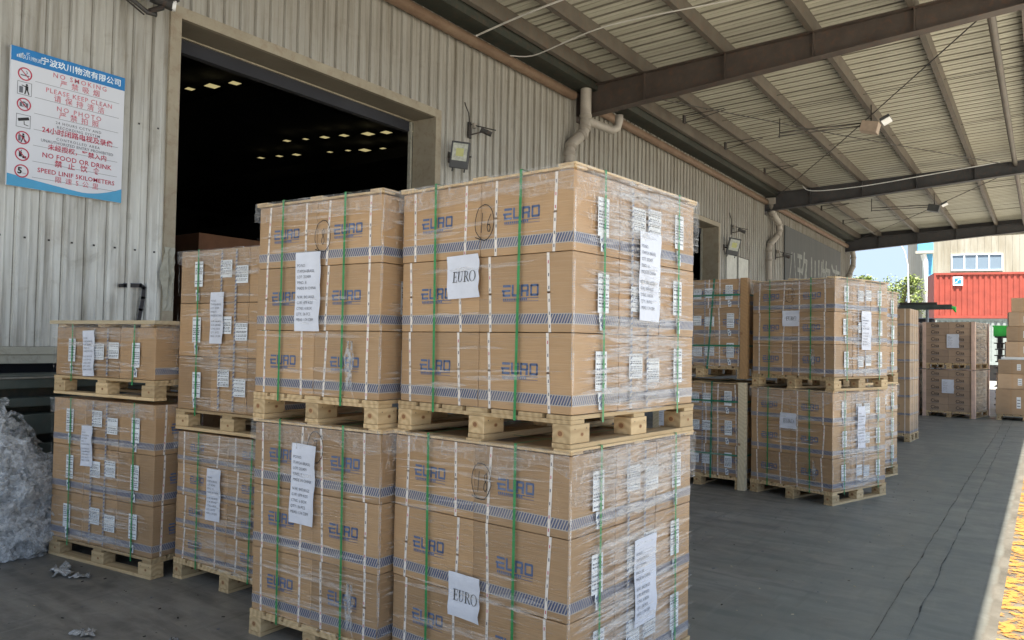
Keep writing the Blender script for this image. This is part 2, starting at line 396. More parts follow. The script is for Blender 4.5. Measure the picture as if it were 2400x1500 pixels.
# text to flat polygons (2D verts, faces)
TX = {}
def text2d(s, size=1.0, align='CENTER', bold=0.0, space=1.0):
    key = (s, round(size, 4), align, bold, space)
    if key not in TX:
        cu = bpy.data.curves.new('txt', 'FONT'); cu.body = s; cu.size = size; cu.align_x = align; cu.align_y = 'CENTER'
        cu.resolution_u = 2; cu.offset = bold; cu.space_character = space
        o = bpy.data.objects.new('txt', cu); COL.objects.link(o)
        dg = bpy.context.evaluated_depsgraph_get(); me = bpy.data.meshes.new_from_object(o.evaluated_get(dg))
        TX[key] = ([(v.co.x, v.co.y) for v in me.vertices], [tuple(p.vertices) for p in me.polygons])
        bpy.data.objects.remove(o); bpy.data.curves.remove(cu); bpy.data.meshes.remove(me)
    return TX[key]
def put_text(mb, s, fr, x, y, size, mat, align='CENTER', off=.001, bold=0.0, fn=None, sx=1.0, rot=0.0, space=1.0):
    vs, fs = text2d(s, size, align, bold, space); i = len(mb.v); k = mb.mi(mat)
    for a, b in vs:
        a *= sx; a, b = a * cos(rot) - b * sin(rot), a * sin(rot) + b * cos(rot)
        mb.v.append(tuple(fr(x + a, y + b, off + (fn(x + a, y + b) if fn else 0))))
    for f in fs: mb.f.append(tuple(i + q for q in f)); mb.m.append(k); mb.uv.append(None); mb.sm.append(False)
def frame(o, right, normal):
    o = Vector(o); right = Vector(right); normal = Vector(normal)
    return lambda u, v, d=0.0: o + right * u + Vector((0, 0, v)) + normal * d
def quad(mb, fr, u0, u1, v0, v1, mat, off=.001, uv=False, skew=0.0, fn=None):
    f = fn or (lambda a, b: 0)
    P = [(u0, v0), (u1, v0), (u1 + skew, v1), (u0 + skew, v1)]
    mb.face([fr(a, b, off + f(a, b)) for a, b in P], mat, [(a - u0, b - v0) for a, b in P] if uv else None)
def ribbon(mb, fr, pts, width, mat, off=.002):
    for (a, b), (c, d) in zip(pts, pts[1:]):
        L = math.hypot(c - a, d - b) or 1; nx, ny = -(d - b) / L * width / 2, (c - a) / L * width / 2
        ex, ey = (c - a) / L * width * .3, (d - b) / L * width * .3
        mb.face([fr(a + nx - ex, b + ny - ey, off), fr(a - nx - ex, b - ny - ey, off), fr(c - nx + ex, d - ny + ey, off), fr(c + nx + ex, d + ny + ey, off)], mat)

# serif capitals for the taped A4 sheets
def serif_euro(mb, fr, cx, cy, h, mat, off, fn):
    def bx(x0, x1, y0, y1): quad(mb, fr, cx + x0 * h, cx + x1 * h, cy + (y0 - .5) * h, cy + (y1 - .5) * h, mat, off, fn=fn)
    def arc(x, y, rx, ry, a0, a1, t0, t1, n=14):
        for i in range(n):
            a = radians(a0 + (a1 - a0) * i / n); b = radians(a0 + (a1 - a0) * (i + 1) / n)
            P = []
            for q, r in ((a, 0), (b, 0), (b, 1), (a, 1)):
                th = (t0 + (t1 - t0) * abs(cos(q))) * r
                P.append((cx + (x + (rx - th) * cos(q)) * h, cy + (y - .5 + (ry - th * .8) * sin(q)) * h))
            mb.face([fr(p[0], p[1], off + fn(*p)) for p in P], mat)
    x = -1.30  # E
    bx(x + .10, x + .22, 0, 1); bx(x, x + .56, 0, .045); bx(x, x + .54, .955, 1); bx(x + .22, x + .42, .49, .53); bx(x + .53, x + .57, 0, .22); bx(x + .50, x + .54, .8, 1); bx(x + .40, x + .435, .40, .62)
    x = -.66  # U
    bx(x, x + .30, .96, 1); bx(x + .09, x + .20, .3, 1); bx(x + .42, x + .68, .96, 1); bx(x + .535, x + .575, .3, 1); arc(x + .332, .3, .243, .3, 180, 360, .04, .07)
    x = .10  # R
    bx(x, x + .32, 0, .04); bx(x + .10, x + .21, 0, 1); bx(x, x + .3, .96, 1); arc(x + .28, .745, .26, .255, -90, 90, .035, .09); bx(x + .2, x + .32, .49, .525)
    P = [(x + .28, .5), (x + .38, .5), (x + .70, 0), (x + .58, 0)]; mb.face([fr(cx + a * h, cy + (b - .5) * h, off + fn(cx + a * h, cy + (b - .5) * h)) for a, b in P], mat); bx(x + .56, x + .74, 0, .035)
    arc(1.22, .5, .40, .52, 0, 360, .035, .095, 24)

# blocky techno logo printed on the cartons
def euro_logo(mb, fr, x, y, wd, mat='ink_blue', off=.0015):
    s = wd / 4.0; t = .20 * s; h = 1.0 * s
    def b(x0, x1, y0, y1, sk=0): quad(mb, fr, x + x0 * s, x + x1 * s, y + y0 * s, y + y1 * s, mat, off, skew=sk * s)
    b(.0, .88, .0, .2); b(-.12, .84, .42, .60, .03); b(.02, .9, .82, 1.02)
    b(0, .2, .1, .5)
    b(1.02, 1.22, .1, 1.02); b(1.06, 1.8, 0, .2); b(1.68, 1.88, .1, 1.02)
    b(2.02, 2.22, 0, 1.02); b(2.12, 2.85, .82, 1.02); b(2.70, 2.9, .45, .9); b(2.15, 2.85, .38, .56); b(2.62, 2.88, 0, .40)
    b(3.05, 3.24, .06, .96); b(3.1, 3.9, .82, 1.02); b(3.76, 3.95, .06, .96); b(3.1, 3.9, 0, .2)
    for i in range(13): b(.05 + i * .21, .05 + i * .21 + .14, -.34, -.16)
    b(2.05, 3.95, -.16, -.10)
    b(.05, 3.95, -.42, -.38)

# ------------------------------------------------------------------ cartons
def face_frames(W, D, z=0.0):
    return {'F': frame((-W / 2, -D / 2, z), (1, 0, 0), (0, -1, 0)), 'R': frame((W / 2, -D / 2, z), (0, 1, 0), (1, 0, 0)),
            'B': frame((W / 2, D / 2, z), (-1, 0, 0), (0, 1, 0)), 'L': frame((-W / 2, D / 2, z), (0, -1, 0), (-1, 0, 0))}
CART = {}
def carton_mesh(w, d, h, style, seed):
    key = (round(w, 3), round(d, 3), round(h, 3), style, seed)
    if key in CART: return CART[key]
    R = random.Random(hash(key[:3]) % 1000 + seed * 17)
    mb = MB(); card = {'cisa': 'cardboard_greyish', 'plain': 'cardboard_plain', 'tall': 'cardboard_plain', 'orange': 'cardboard_dark'}.get(style, 'cardboard')
    mb.box(-w / 2, w / 2, -d / 2, d / 2, 0, h, card, None, .004)
    FF = face_frames(w, d)
    if style in ('euro', 'low'):
        for k in 'FBRL':
            fr = FF[k]; fwid = w if k in 'FB' else d
            tz = h * .10; quad(mb, fr, 0.001, fwid - .001, tz, tz + .048 * (h / .345), 'hatched_tape', .0012 if k in 'FB' else .0016, uv=True)
        for k in 'FB':
            fr = FF[k]; sk = [R.uniform(-.02, .02) for _ in range(2)]
            for j, u in enumerate((.16, .80)):
                uu_ = u * w + R.uniform(-.012, .012); P = [(uu_, .004), (uu_ + sk[j] * .5 + R.uniform(-.003, .003), h * .5), (uu_ + sk[j], h - .004)]
                ribbon(mb, fr, P, .0145, 'strip_white', .0022)
                z = .02
                while z < h - .03:
                    t = z / h; q = uu_ + sk[j] * t; ribbon(mb, fr, [(q, z), (q, z + .011)], .005, 'ink_grey' if R.random() < .6 else 'sign_pink', .0028); z += .055
            euro_logo(mb, fr, w * .27, h * .46, .205 * (1 if h > .3 else .72))
    elif style == 'label':
        for k in 'FB': quad(mb, FF[k], .001, w - .001, h * .1, h * .1 + .05, 'hatched_tape', .0012, uv=True)
    elif style == 'cisa':
        for k in 'FBRL':
            fwid = w if k in 'FB' else d
            for zz in (.27, .75):
                put_text(mb, 'Cisa', FF[k], fwid * .45, h * zz, .11, 'ink_black', off=.0015, bold=.001)
                quad(mb, FF[k], fwid * .27, fwid * .62, h * zz - .055, h * zz - .045, 'ink_grey', .0015)
            quad(mb, FF[k], 0.0, fwid, h * .495, h * .505, 'seam_dark', .001)
    elif style == 'tall':
        for k in 'FBRL':
            fwid = w if k in 'FB' else d
            quad(mb, FF[k], .001, fwid - .001, .012, .05, 'hatched_tape', .0012, uv=True)
            for u in (.22, .8): ribbon(mb, FF[k], [(fwid * u, .004), (fwid * u, h - .004)], .012, 'strip_white', .002)
            ribbon(mb, FF[k], [(fwid * .5 + .03 * cos(a), h * .55 + .03 * sin(a)) for a in [i * pi / 4 for i in range(9)]], .008, 'ink_grey', .0015)
    elif style == 'plain':
        for k in 'FBRL':
            fwid = w if k in 'FB' else d
            quad(mb, FF[k], fwid * .47, fwid * .53, 0.001, h - .001, 'label_white' if seed % 3 == 7 else 'cardboard', .0012)
            quad(mb, FF[k], fwid * .68, fwid * .82, h * .25, h * .7, 'label_white', .0016)
            for q in range(3): quad(mb, FF[k], fwid * .70, fwid * .80, h * (.32 + q * .12), h * (.35 + q * .12), 'ink_grey', .0022)
    me = mb.build('carton'); mesh = me.data; bpy.data.objects.remove(me)
    CART[key] = mesh; return mesh

# ------------------------------------------------------------------ pallet pieces (shared meshes)
PH = .14
PAL = {}
def pallet(parent, W, D, dark=False, H=PH, simple_=False):
    key = (round(W, 2), round(D, 2), dark)
    wm = 'black_plastic' if dark else 'pallet_wood'
    if key not in PAL:
        R = random.Random(5); deck = MB()
        for i in range(3):
            y = (-D / 2, -.05, D / 2 - .10)[i]; deck.box(-W / 2 + .002, W / 2 - .002, y + .001, y + .099, H - .038, H - .020, wm, None, .002)
        n = 7; bw = W / (n + 1.2)
        for i in range(n):
            x = -W / 2 + (W - bw) * i / (n - 1); deck.box(x, x + bw, -D / 2, D / 2, H - .0195, H + R.uniform(-.0015, 0), wm, None, .002)
        blocks = MB(); blocks.box(-.0475, .0475, -.07, .07, .0, H - .0605, wm, None, .004)
        if not dark:
            for rk, mk, of in ((.017, 'knot_ring', .0006), (.011, 'knot_dark', .0012)):
                blocks.face([(-.006 + rk * 1.1 * cos(a), -.07 - of, .040 + rk * sin(a)) for a in [i * pi / 6 for i in range(12)]], mk)
                blocks.face([(.0475 + of, .012 + rk * .8 * cos(a), .036 + rk * .6 * sin(a)) for a in [i * pi / 6 for i in range(12)]], mk)
            for yy in (-.04, .045): blocks.face([(.0484, yy + .003 * cos(a), .06 + .003 * sin(a)) for a in [i * pi / 3 for i in range(6)]], 'dark_iron')
        bb = MB(); bb.box(-.05, .05, -D / 2, D / 2, 0, .021, wm, None, .003)
        o1 = deck.build('pallet'); o2 = blocks.build('block'); o3 = bb.build('bottom_board'); PAL[key] = (o1.data, o2.data, o3.data)
        for o in (o1, o2, o3): bpy.data.objects.remove(o)
    a, b, c = PAL[key]
    o = bpy.data.objects.new('pallet', a); COL.objects.link(o); o.parent = parent
    for x in (-W / 2 + .05, 0, W / 2 - .05):
        q = bpy.data.objects.new('bottom_board', c); COL.objects.link(q); q.parent = o; q.location = (x, 0, 0)
        for y in (-D / 2 + .07, 0, D / 2 - .07):
            q = bpy.data.objects.new('block', b); COL.objects.link(q); q.parent = o; q.location = (x, y, .022)
            q.scale.z = 1.0
    return o

# ------------------------------------------------------------------ paper
ADDR = ["PO.NO.", "ITAPOA-BRASIL", "LOT: 202409", "P/NO.: %s", "MADE IN CHINA", "N.W.: 842.0KGS", "G.W.: 879 KGS", "CTNS.: 6 BOX", "QTY.: 36 PCS", "MEAS: 1.74 CBM"]
def sheet(parent, fr, u, v, w, h, kind, num='', rot=0.0, off=.014, seed=0):
    R = random.Random(seed + 31); ph = R.uniform(0, 6)
    def fn(a, b):  # gentle curl and creases
        x, y = (a - u) / w, (b - v) / h
        return .004 * sin(3.1 * x + ph) * y + .0025 * sin(9 * y + ph * 2) + .009 * max(0, abs(x) - .30) * 2 * (1 if R else 0) + .002 * noise.noise(Vector((x * 4, y * 5, ph)))
    def fr2(a, b, d=0.0):
        x, y = a - u, b - v; return fr(u + x * cos(rot) - y * sin(rot), v + x * sin(rot) + y * cos(rot), d)
    mb = MB(); nu, nv = 9, 13; P = []
    for j in range(nv):
        for i in range(nu):
            a = u - w / 2 + w * i / (nu - 1); b = v - h / 2 + h * j / (nv - 1)
            if i == nu - 1: a += .004 * sin(j * 1.3 + ph)
            P.append(fr2(a, b, off + fn(a, b)))
    mb.grid(P, nu, nv, 'paper_white')
    name = 'paper_sheet'
    o = mb.build(name, parent)
    t = MB()
    if kind == 'EURO': serif_euro(t, fr2, u, v, h * .25, 'ink_black', off + .0035, fn)
    else:
        for i, s in enumerate(ADDR):
            s = s % num if '%s' in s else s
            y = v + h * (.33 - .072 * i - (.04 if i > 4 else 0))
            put_text(t, s, fr2, u - w * .42, y, h * .052, 'ink_grey', 'LEFT', off + .003, fn=fn, sx=.86)
    t.build('printed_text', o)
    return o
def label_mesh(mb, fr, u, v, w, h, seed, off=.004, style=0):
    R = random.Random(seed)
    quad(mb, fr, u - w / 2, u + w / 2, v - h / 2, v + h / 2, 'label_white', off)
    y = v + h / 2 - h * .10
    while y > v - h / 2 + h * .08:
        if R.random() < .85:
            x = u - w * .42
            while x < u + w * .38:
                q = R.uniform(.05, .22) * w; quad(mb, fr, x, min(x + q, u + w * .44), y - h * .028, y + h * .010, 'ink_grey', off + .0008); x += q + w * .05
        y -= h * R.choice((.075, .085, .13))
def seal_mesh(mb, fr, u, v, w=.035, h=.055, off=.0042):
    quad(mb, fr, u - w / 2, u + w / 2, v - h / 2, v + h / 2, 'label_white', off)
    mb.face([fr(u - w * .35, v - h * .1, off + .001), fr(u + w * .1, v - h * .35, off + .001), fr(u + w * .4, v + h * .3, off + .001), fr(u + w * .05, v + h * .1, off + .001)], 'ink_blue')
DIG = {'1': [[(.3, 0), (.42, .95)]], '6': [[(.75, .85), (.45, .55), (.32, .25), (.42, .04), (.62, .02), (.7, .2), (.6, .36), (.42, .36), (.35, .25)]],
       '8': [[(.62, .88), (.36, .8), (.38, .6), (.62, .42), (.68, .2), (.5, .03), (.3, .15), (.36, .38), (.6, .6), (.66, .78), (.55, .92)]],
       '7': [[(.2, .85), (.7, .9), (.42, .05)]]}
def hand_mark(parent, fr, u, v, digits, r=.055, rv=.075):
    mb = MB(); R = random.Random(len(digits) * 7 + ord(digits[-1]))
    P = [(u + r * 1.05 * cos(a) + R.uniform(-.002, .002), v + rv * sin(a) * 1.1 + R.uniform(-.003, .003)) for a in [radians(250 - i * 20) for i in range(18)]]
    P.append((u - r * .5, v - rv * 1.02)); P.append((u - r * 1.0, v - rv * .9))
    ribbon(mb, fr, P, .0045, 'ink_black', .0075)
    for i, c in enumerate(digits):
        x0 = u + (i - len(digits) / 2) * r * .62 - (r * .12 if len(digits) == 1 else 0)
        for st in DIG[c]:
            ribbon(mb, fr, [(x0 + a * r * .95, v + (b - .5) * rv * 1.25) for a, b in st], .0045, 'ink_black', .0078)
    return mb.build('handwritten_number', parent)

# ------------------------------------------------------------------ one wrapped load
def film_face(mb, fr, wid, h, n, R, slope=.0, off=.011, wide=(.05, .45), thick=(.0009, .0024), mat='film_strand'):
    for _ in range(n):
        L = R.uniform(*wide) * (1 if R.random() < .7 else 1.6); L = min(L, wid * .98)
        u = R.uniform(0, wid - L); v = R.uniform(.0, h); sl = slope * (1 if R.random() < .8 else -.6) + R.gauss(0, .02); bow = R.uniform(-.012, .012)
        th = R.uniform(*thick); k = 5; d = off + R.uniform(-.003, .004); P = []; ph = R.uniform(0, 6)
        for s_ in (0, 1):
            for i in range(k + 1):
                t = i / k; y = v + sl * L * t + bow * t * (1 - t) + .0025 * sin(ph + t * 7)
                y += (th * sin(pi * t) ** .7 + .0004) * (s_ - .5)
                y = min(max(y, -.02), h + .02)
                P.append(fr(u + L * t, y, d + (.0016 if s_ == 0 else -.0016)))
        mb.grid(P, k + 1, 2, mat, False)
def film_tufts(mb, fr, wid, h, n, R, off=.012):
    for _ in range(n):   # short, steep puckers near the top edge
        u = R.uniform(.03, wid - .03); v = h - abs(R.gauss(0, .09)) - .02; L = R.uniform(.03, .12); a = R.uniform(-1.9, -1.2)
        P = []; th = R.uniform(.001, .0024); bend = R.uniform(-.02, .02)
        for s_ in (0, 1):
            for i in range(5):
                t = i / 4; P.append(fr(u + cos(a) * L * t + bend * t * t + (s_ - .5) * th * 2 * sin(pi * t), v + sin(a) * L * t, off + (.002 if s_ else 0)))
        mb.grid(P, 5, 2, 'film_strand', False)
def collar(mb, fr, wid, h, drop, R, jut=.010, lid=.02):
    nu = 26; P = []; seed = R.uniform(0, 50)
    for j, t in enumerate((0, .15, .35, .65, 1)):
        for i in range(nu):
            u = -.008 + (wid + .016) * i / (nu - 1); n_ = noise.noise(Vector((u * 6 + seed, t * 2, 0)))
            dd = drop * (1 + .8 * noise.noise(Vector((u * 4 + seed, 3, 0))))
            P.append(fr(u, h + lid - t * (dd + lid), jut * (1.3 - .5 * t) + .006 + .006 * n_ * (1 - t * .3)))
    mb.grid(P, nu, 5, 'film_sheet')

def load(label, group, corner, ang, Wv, Dv, z0, h, rows=3, nx=2, ny=3, style='euro', turn=False, lid='frame', cat='pallet load',
         papers=(), marks=(), films=None, straps='v', labels=True, posts=None, darkp=False, seed=1, film_slope=.0, strap_mat='strap_green', collar_on=True, tear=None, pal=True, jit=.004, faces='FR', seals=True):
    """corner = ground point of the near right corner as seen; h = height of the cartons"""
    R = random.Random(seed * 101 + 3)
    a = radians(ang); cx = corner[0] + cos(a) * (-Wv / 2) - sin(a) * (Dv / 2); cy = corner[1] + sin(a) * (-Wv / 2) + cos(a) * (Dv / 2)
    W, D = (Dv, Wv) if turn else (Wv, Dv); rz = a - (pi / 2 if turn else 0)
    root = empty('wrapped_pallet_load', (cx, cy, z0), rz, label=label, cat=cat, group=group)
    ph = PH if pal else 0.0
    if pal: pallet(root, W, D, darkp)
    rh = h / rows; cw, cd = (W - .012) / nx, (D - .012) / ny
    for r in range(rows):
        for i in range(nx):
            for j in range(ny):
                vis = (j == 0 or j == ny - 1 or i == 0 or i == nx - 1)
                if not vis: continue
                me = carton_mesh(cw - .003, cd - .003, rh - .003, style, R.randrange(3))
                o = bpy.data.objects.new('carton', me); COL.objects.link(o); o.parent = root
                o.location = (-W / 2 + .006 + cw * (i + .5) + R.uniform(-jit, jit) * .5, -D / 2 + .006 + cd * (j + .5) + R.uniform(-jit, jit) * .5, ph + .001 + rh * r)
                o.rotation_euler = (0, 0, R.gauss(0, .0025))
    FF = face_frames(W, D, ph); FW = {'F': W, 'B': W, 'L': D, 'R': D}
    top = ph + h
    if lid == 'frame':
        m = MB(); t = .011
        for y in (-D / 2 - .004, -.045, D / 2 - .086): m.box(-W / 2 - .004, W / 2 + .004, y, y + .09, top + .004, top + .004 + t, 'pallet_wood', None, .002)
        for x in (-W / 2 - .006, -.045, W / 2 - .084): m.box(x, x + .09, -D / 2 - .005, D / 2 + .005, top + .0045 + t, top + .0045 + 2 * t, 'pallet_wood', None, .002)
        m.build('top_frame', root); lt = top + .004 + 2 * t
        c = MB(); c.box(-W / 2 + .02, W / 2 - .02, -D / 2 + .02, D / 2 - .02, top + .0005, top + .003, 'cardboard_plain'); c.build('top_sheet', root)
    elif lid == 'board':
        m = MB(); m.box(-W / 2 - .03, W / 2 + .03, -D / 2 - .03, D / 2 + .03, top + .022, top + .048, 'pale_board', None, .003); 
        for y in (-.9, 0, .9): m.box(-W / 2 - .01, W / 2 + .01, y * (D / 2 - .05) - .045, y * (D / 2 - .05) + .045, top + .001, top + .0215, 'pallet_wood')
        m.build('lid_board', root); lt = top + .048
    else: lt = top + .002
    # straps
    def strap(axis, pos, mat, w_=.015, tilt=0.0):
        m = MB(); e = .0105
        if axis == 'x':   # loop seen on F and B at x = pos
            P = [(pos + tilt, -D / 2 - e, .10), (pos, -D / 2 - e, lt + .002), (pos, D / 2 + e, lt + .002), (pos + tilt, D / 2 + e, .10)]; hw = Vector((w_ / 2, 0, 0)); tn = Vector((0, .0006, 0))
        else:
            P = [(-W / 2 - e, pos + tilt, .10), (-W / 2 - e, pos, lt + .0032), (W / 2 + e, pos, lt + .0032), (W / 2 + e, pos + tilt, .10)]; hw = Vector((0, w_ / 2, 0)); tn = Vector((.0006, 0, 0))
        P = [Vector(p) for p in P]
        for p, q in zip(P, P[1:]):
            m.face([p - hw, p + hw, q + hw, q - hw], mat)
        return m.build('strap', root)
    if straps == 'v':
        for u in (.235, .735): strap('x', -W / 2 + W * u, strap_mat, tilt=R.uniform(-.015, .015))
        for u in (.20, .82): strap('y', -D / 2 + D * u, strap_mat, tilt=R.uniform(-.015, .015))
    elif straps == 'cross':
        strap('x', -W / 2 + W * .66, strap_mat, .022, tilt=-.08 if seed % 2 else -.01)
        for z in (ph + h * .22, ph + h * .80):
            m = MB(); e = .012; P = [Vector(p) for p in ((-W / 2 - e, -D / 2 - e, z), (W / 2 + e, -D / 2 - e, z + .004), (W / 2 + e, D / 2 + e, z), (-W / 2 - e, D / 2 + e, z), (-W / 2 - e, -D / 2 - e, z))]
            for p, q in zip(P, P[1:]): m.face([p, q, q + Vector((0, 0, .02)), p + Vector((0, 0, .02))], strap_mat)
            m.build('strap', root)
    # labels on the long faces
    if labels:
        for k in (labels if isinstance(labels, str) else 'RL'):
            fr = FF[k]; L = FW[k]
            for r in range(rows):
                zc = rh * (r + .52)
                for u in (.195, .83):
                    m = MB(); label_mesh(m, fr, L * u + R.uniform(-.012, .012), zc + R.uniform(-.02, .02), .088, min(.17, rh * .5), R.randrange(9999)); 
                    if seals:
                        seal_mesh(m, fr, L * u, rh * (r + .12)); seal_mesh(m, fr, L * u - .01, rh * (r + .20), .028, .04)
                    m.build('shipping_label', root)
                if True:
                    for u in (.465, .61):
                        m = MB(); label_mesh(m, fr, L * u + R.uniform(-.008, .008), rh * (r + .55) + R.uniform(-.03, .03), .118, .115, R.randrange(9999)); m.build('shipping_label', root)
            m = MB()
            for u in (.42, .555):
                quad(m, fr, L * u - .009, L * u + .009, .01, h - .01, 'hatched_tape', .0036, uv=False)
                z = .02
                while z < h - .03:
                    m.face([fr(L * u - .009, z, .0042), fr(L * u + .009, z + .010, .0042), fr(L * u + .009, z + .019, .0042), fr(L * u - .009, z + .009, .0042)], 'ink_blue'); z += .026
            m.build('seam_tape', root)
    if posts:
        for (sx, sy) in ((-1, -1), (1, -1), (1, 1), (-1, 1)):
            m = MB(); x0 = sx * (W / 2 + .012); y0 = sy * (D / 2 + .012)
            m.box(min(x0, x0 - sx * .07), max(x0, x0 - sx * .07), min(y0, y0 + sy * .010), max(y0, y0 + sy * .010), .0, lt, posts)
            m.box(min(x0, x0 + sx * .010), max(x0, x0 + sx * .010), min(y0 + sy * .010, y0 - sy * .07), max(y0 + sy * .010, y0 - sy * .07), 0, lt, posts)
            m.build('corner_post', root)
    for n_, (k, u, v, w_, h_, kind, num, rot) in enumerate(papers): sheet(root, FF[k], u, v, w_, h_, kind, num, rot, seed=seed * 5 + n_)
    for (k, u, v, dg) in marks: hand_mark(root, FF[k], u, v, dg)
    if films:
        m = MB()
        for k, n_ in films.items():
            film_face(m, FF[k], FW[k], h, n_, R, film_slope, off=.010)
            if n_ > 60: film_tufts(m, FF[k], FW[k], h, int(n_ / 14) + 14, R)
            if collar_on: collar(m, FF[k], FW[k], h, .07 + min(.12, n_ / 9000), R, lid=(.022 if lid != 'none' else .0))
            if n_ > 120:
                film_face(m, FF[k], FW[k], h, int(n_ * .11), R, film_slope, .0125, (.2, .8), (.006, .03), 'film_soft')
            # folds gathered along the vertical edges
            for e in ((0.0,) if k == 'R' else (FW[k],) if k == 'F' else ()):
                for q in range(14):
                    v = R.uniform(0, h * .85); m.face([FF[k](e - .004, v, .004), FF[k](e + .004, v, .006), FF[k](e + .005, v + R.uniform(.05, .2), .007), FF[k](e - .003, v + .1, .004)], 'film_soft')
        m.build('stretch_film', root)
    if tear:
        k, u, v, s_ = tear; m = MB()
        for q in range(5):
            P = []; ph_ = q * 2.1; uq = u + (q - 2) * .009 * s_
            for j in range(10):
                for i in range(4):
                    wv = .022 * s_ * sin(pi * j / 9) ** .6 * (.8 + .6 * sin(q * 2.3 + j * 1.1)); P.append(FF[k](uq + (i / 3 - .5) * wv + .012 * sin(j * .9 + ph_) * s_, v + (j / 9 - .5) * .26 * s_, .013 + .012 * abs(sin(j * 1.3 + i * 1.9 + ph_))))
            m.grid(P, 4, 10, 'film_wisp')
        ribbon(m, FF[k], [(u + .01, v - .12 * s_), (u + .03, v - .18 * s_)], .008, 'film_strand', .012)
        m.build('torn_film', root)
    return root

# ================================================================== SETTING
XW = -7.4
gm = MB()
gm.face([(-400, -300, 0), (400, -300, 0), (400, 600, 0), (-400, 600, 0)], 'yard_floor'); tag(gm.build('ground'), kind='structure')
tr = MB(); R = random.Random(3)
def wob(x, y, s): return x + .014 * noise.noise(Vector((y * 1.7, s, 0))) + .012 * noise.noise(Vector((y * 7, s, 2)))
N_ = 260; P = []
for s_ in (0, 1):
    for i in range(N_): y = -3 + 45 * (i / (N_ - 1)) ** 1.0; P.append((wob((-.81, -.645)[s_], y, s_ * 9), y, .004))
tr.grid(P, N_, 2, 'yard_floor', False); tag(tr.build('trench_strip'), kind='structure')
ck = MB()
for x, s_ in ((-.81, 0), (-.645, 9)):
    P = []
    for q in (0, 1):
        for i in range(N_): y = -3 + 45 * (i / (N_ - 1)); P.append((wob(x, y, s_) + (q - .5) * (.006 + .012 * noise.noise(Vector((y * 3, s_, 5)))) + .007 * noise.noise(Vector((y * 23, s_, 1))), y, .008))
    ck.grid(P, N_, 2, 'crack_dark', False)
tag(ck.build('floor_joint'), kind='structure')
yl = MB(); yl.face([(-.235, -6, .008), (-.10, -6, .008), (-.10, 40, .008), (-.235, 40, .008)], 'yellow_line'); tag(yl.build('painted_line'), kind='structure')

# ------------------------------------------------------------------ warehouse
WH = empty('warehouse', (XW, 12, 0), label='long corrugated metal warehouse with a wide dark doorway and tan door trim', cat='warehouse')
def on(o): # keep world coordinates while parenting
    o.parent = WH; o.matrix_parent_inverse = Matrix.Translation((-XW, -12, 0)); return o
def prof(y0, y1, pitch=.2):
    pts = []; k0 = math.floor(y0 / pitch) - 1; k1 = math.ceil(y1 / pitch) + 1
    for k in range(k0, k1):
        b = k * pitch
        for dy, dx in ((0, 0), (.006, .034), (.034, .034), (.040, 0), (.112, 0), (.118, .005), (.130, .005), (.136, 0)):
            pts.append((b + dy, dx))
    def at(y):
        for (a, p), (b, q) in zip(pts, pts[1:]):
            if a <= y <= b: return p + (q - p) * (y - a) / (b - a)
        return 0
    return [(y0, at(y0))] + [p for p in pts if y0 + 1e-4 < p[0] < y1 - 1e-4] + [(y1, at(y1))]
def corr(mb, y0, y1, z0, z1, mat='wall_siding', x=XW):
    pr = prof(y0, y1); nz = max(2, int((z1 - z0) / .6) + 1); P = []
    for j in range(nz):
        z = z0 + (z1 - z0) * j / (nz - 1)
        for y, dx in pr: P.append((x + dx + (.006 * noise.noise(Vector((y * 1.5, z * 1.3, 0))) if 0 < j < nz - 1 else 0), y, z))
    mb.grid(P, len(pr), nz, mat, False)
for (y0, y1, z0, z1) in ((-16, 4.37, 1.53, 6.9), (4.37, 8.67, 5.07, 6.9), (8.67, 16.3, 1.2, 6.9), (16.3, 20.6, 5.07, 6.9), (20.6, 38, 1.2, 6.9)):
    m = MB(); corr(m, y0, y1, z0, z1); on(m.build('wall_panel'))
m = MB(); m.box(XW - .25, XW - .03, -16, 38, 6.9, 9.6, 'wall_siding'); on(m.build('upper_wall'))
m = MB()
for y in (4.37, 8.67, 16.3, 20.6): m.box(XW - .012, XW - .006, y - .06, y + .06, 5.19 if y in (4.37, 8.67) else 5.1, 6.9, 'wall_siding')
on(m.build('joint_backing'))
# screws along the girts
m = MB()
for z in (2.49, 3.75):
    for k in range(-20, 190):
        y = k * .2 + .085
        if 4.3 < y < 8.8 and z < 5.1 or 16.2 < y < 20.7 or y < .5: continue
        if y > 14 or (z > 3 and 2.8 < y < 3.9): continue
        m.box(XW, XW + .008, y - .008, y + .008, z - .008, z + .008, 'dark_iron')
on(m.build('screws'))
# door trims
def door(y0, y1, zt, zb, tw=.12, depth=.42):
    f = MB(); x1 = XW + .034
    f.box(XW - .02, x1, y0 - tw, y0, zb, zt + tw, 'frame_tan'); f.box(XW - .02, x1, y1, y1 + tw, zb, zt + tw, 'frame_tan'); f.box(XW - .02, x1, y0, y1, zt, zt + tw, 'frame_tan')
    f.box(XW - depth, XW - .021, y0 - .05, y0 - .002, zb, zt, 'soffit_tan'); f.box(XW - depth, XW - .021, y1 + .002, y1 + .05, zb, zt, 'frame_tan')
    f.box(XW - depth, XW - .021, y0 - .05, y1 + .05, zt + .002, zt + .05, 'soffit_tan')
    f.box(XW - depth - .03, XW - depth, y0 - .05, y1 + .05, zt - .012, zt + .01, 'frame_tan')
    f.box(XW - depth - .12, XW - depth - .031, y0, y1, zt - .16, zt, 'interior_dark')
    f.box(XW - depth - .05, XW - depth - .0, y1 - .05, y1 - .01, zb, zt - .02, 'sill_pale')
    return f
on(door(4.49, 8.55, 4.95, 1.2).build('door_frame')); on(door(16.4, 20.48, 4.93, 1.2).build('door_frame'))
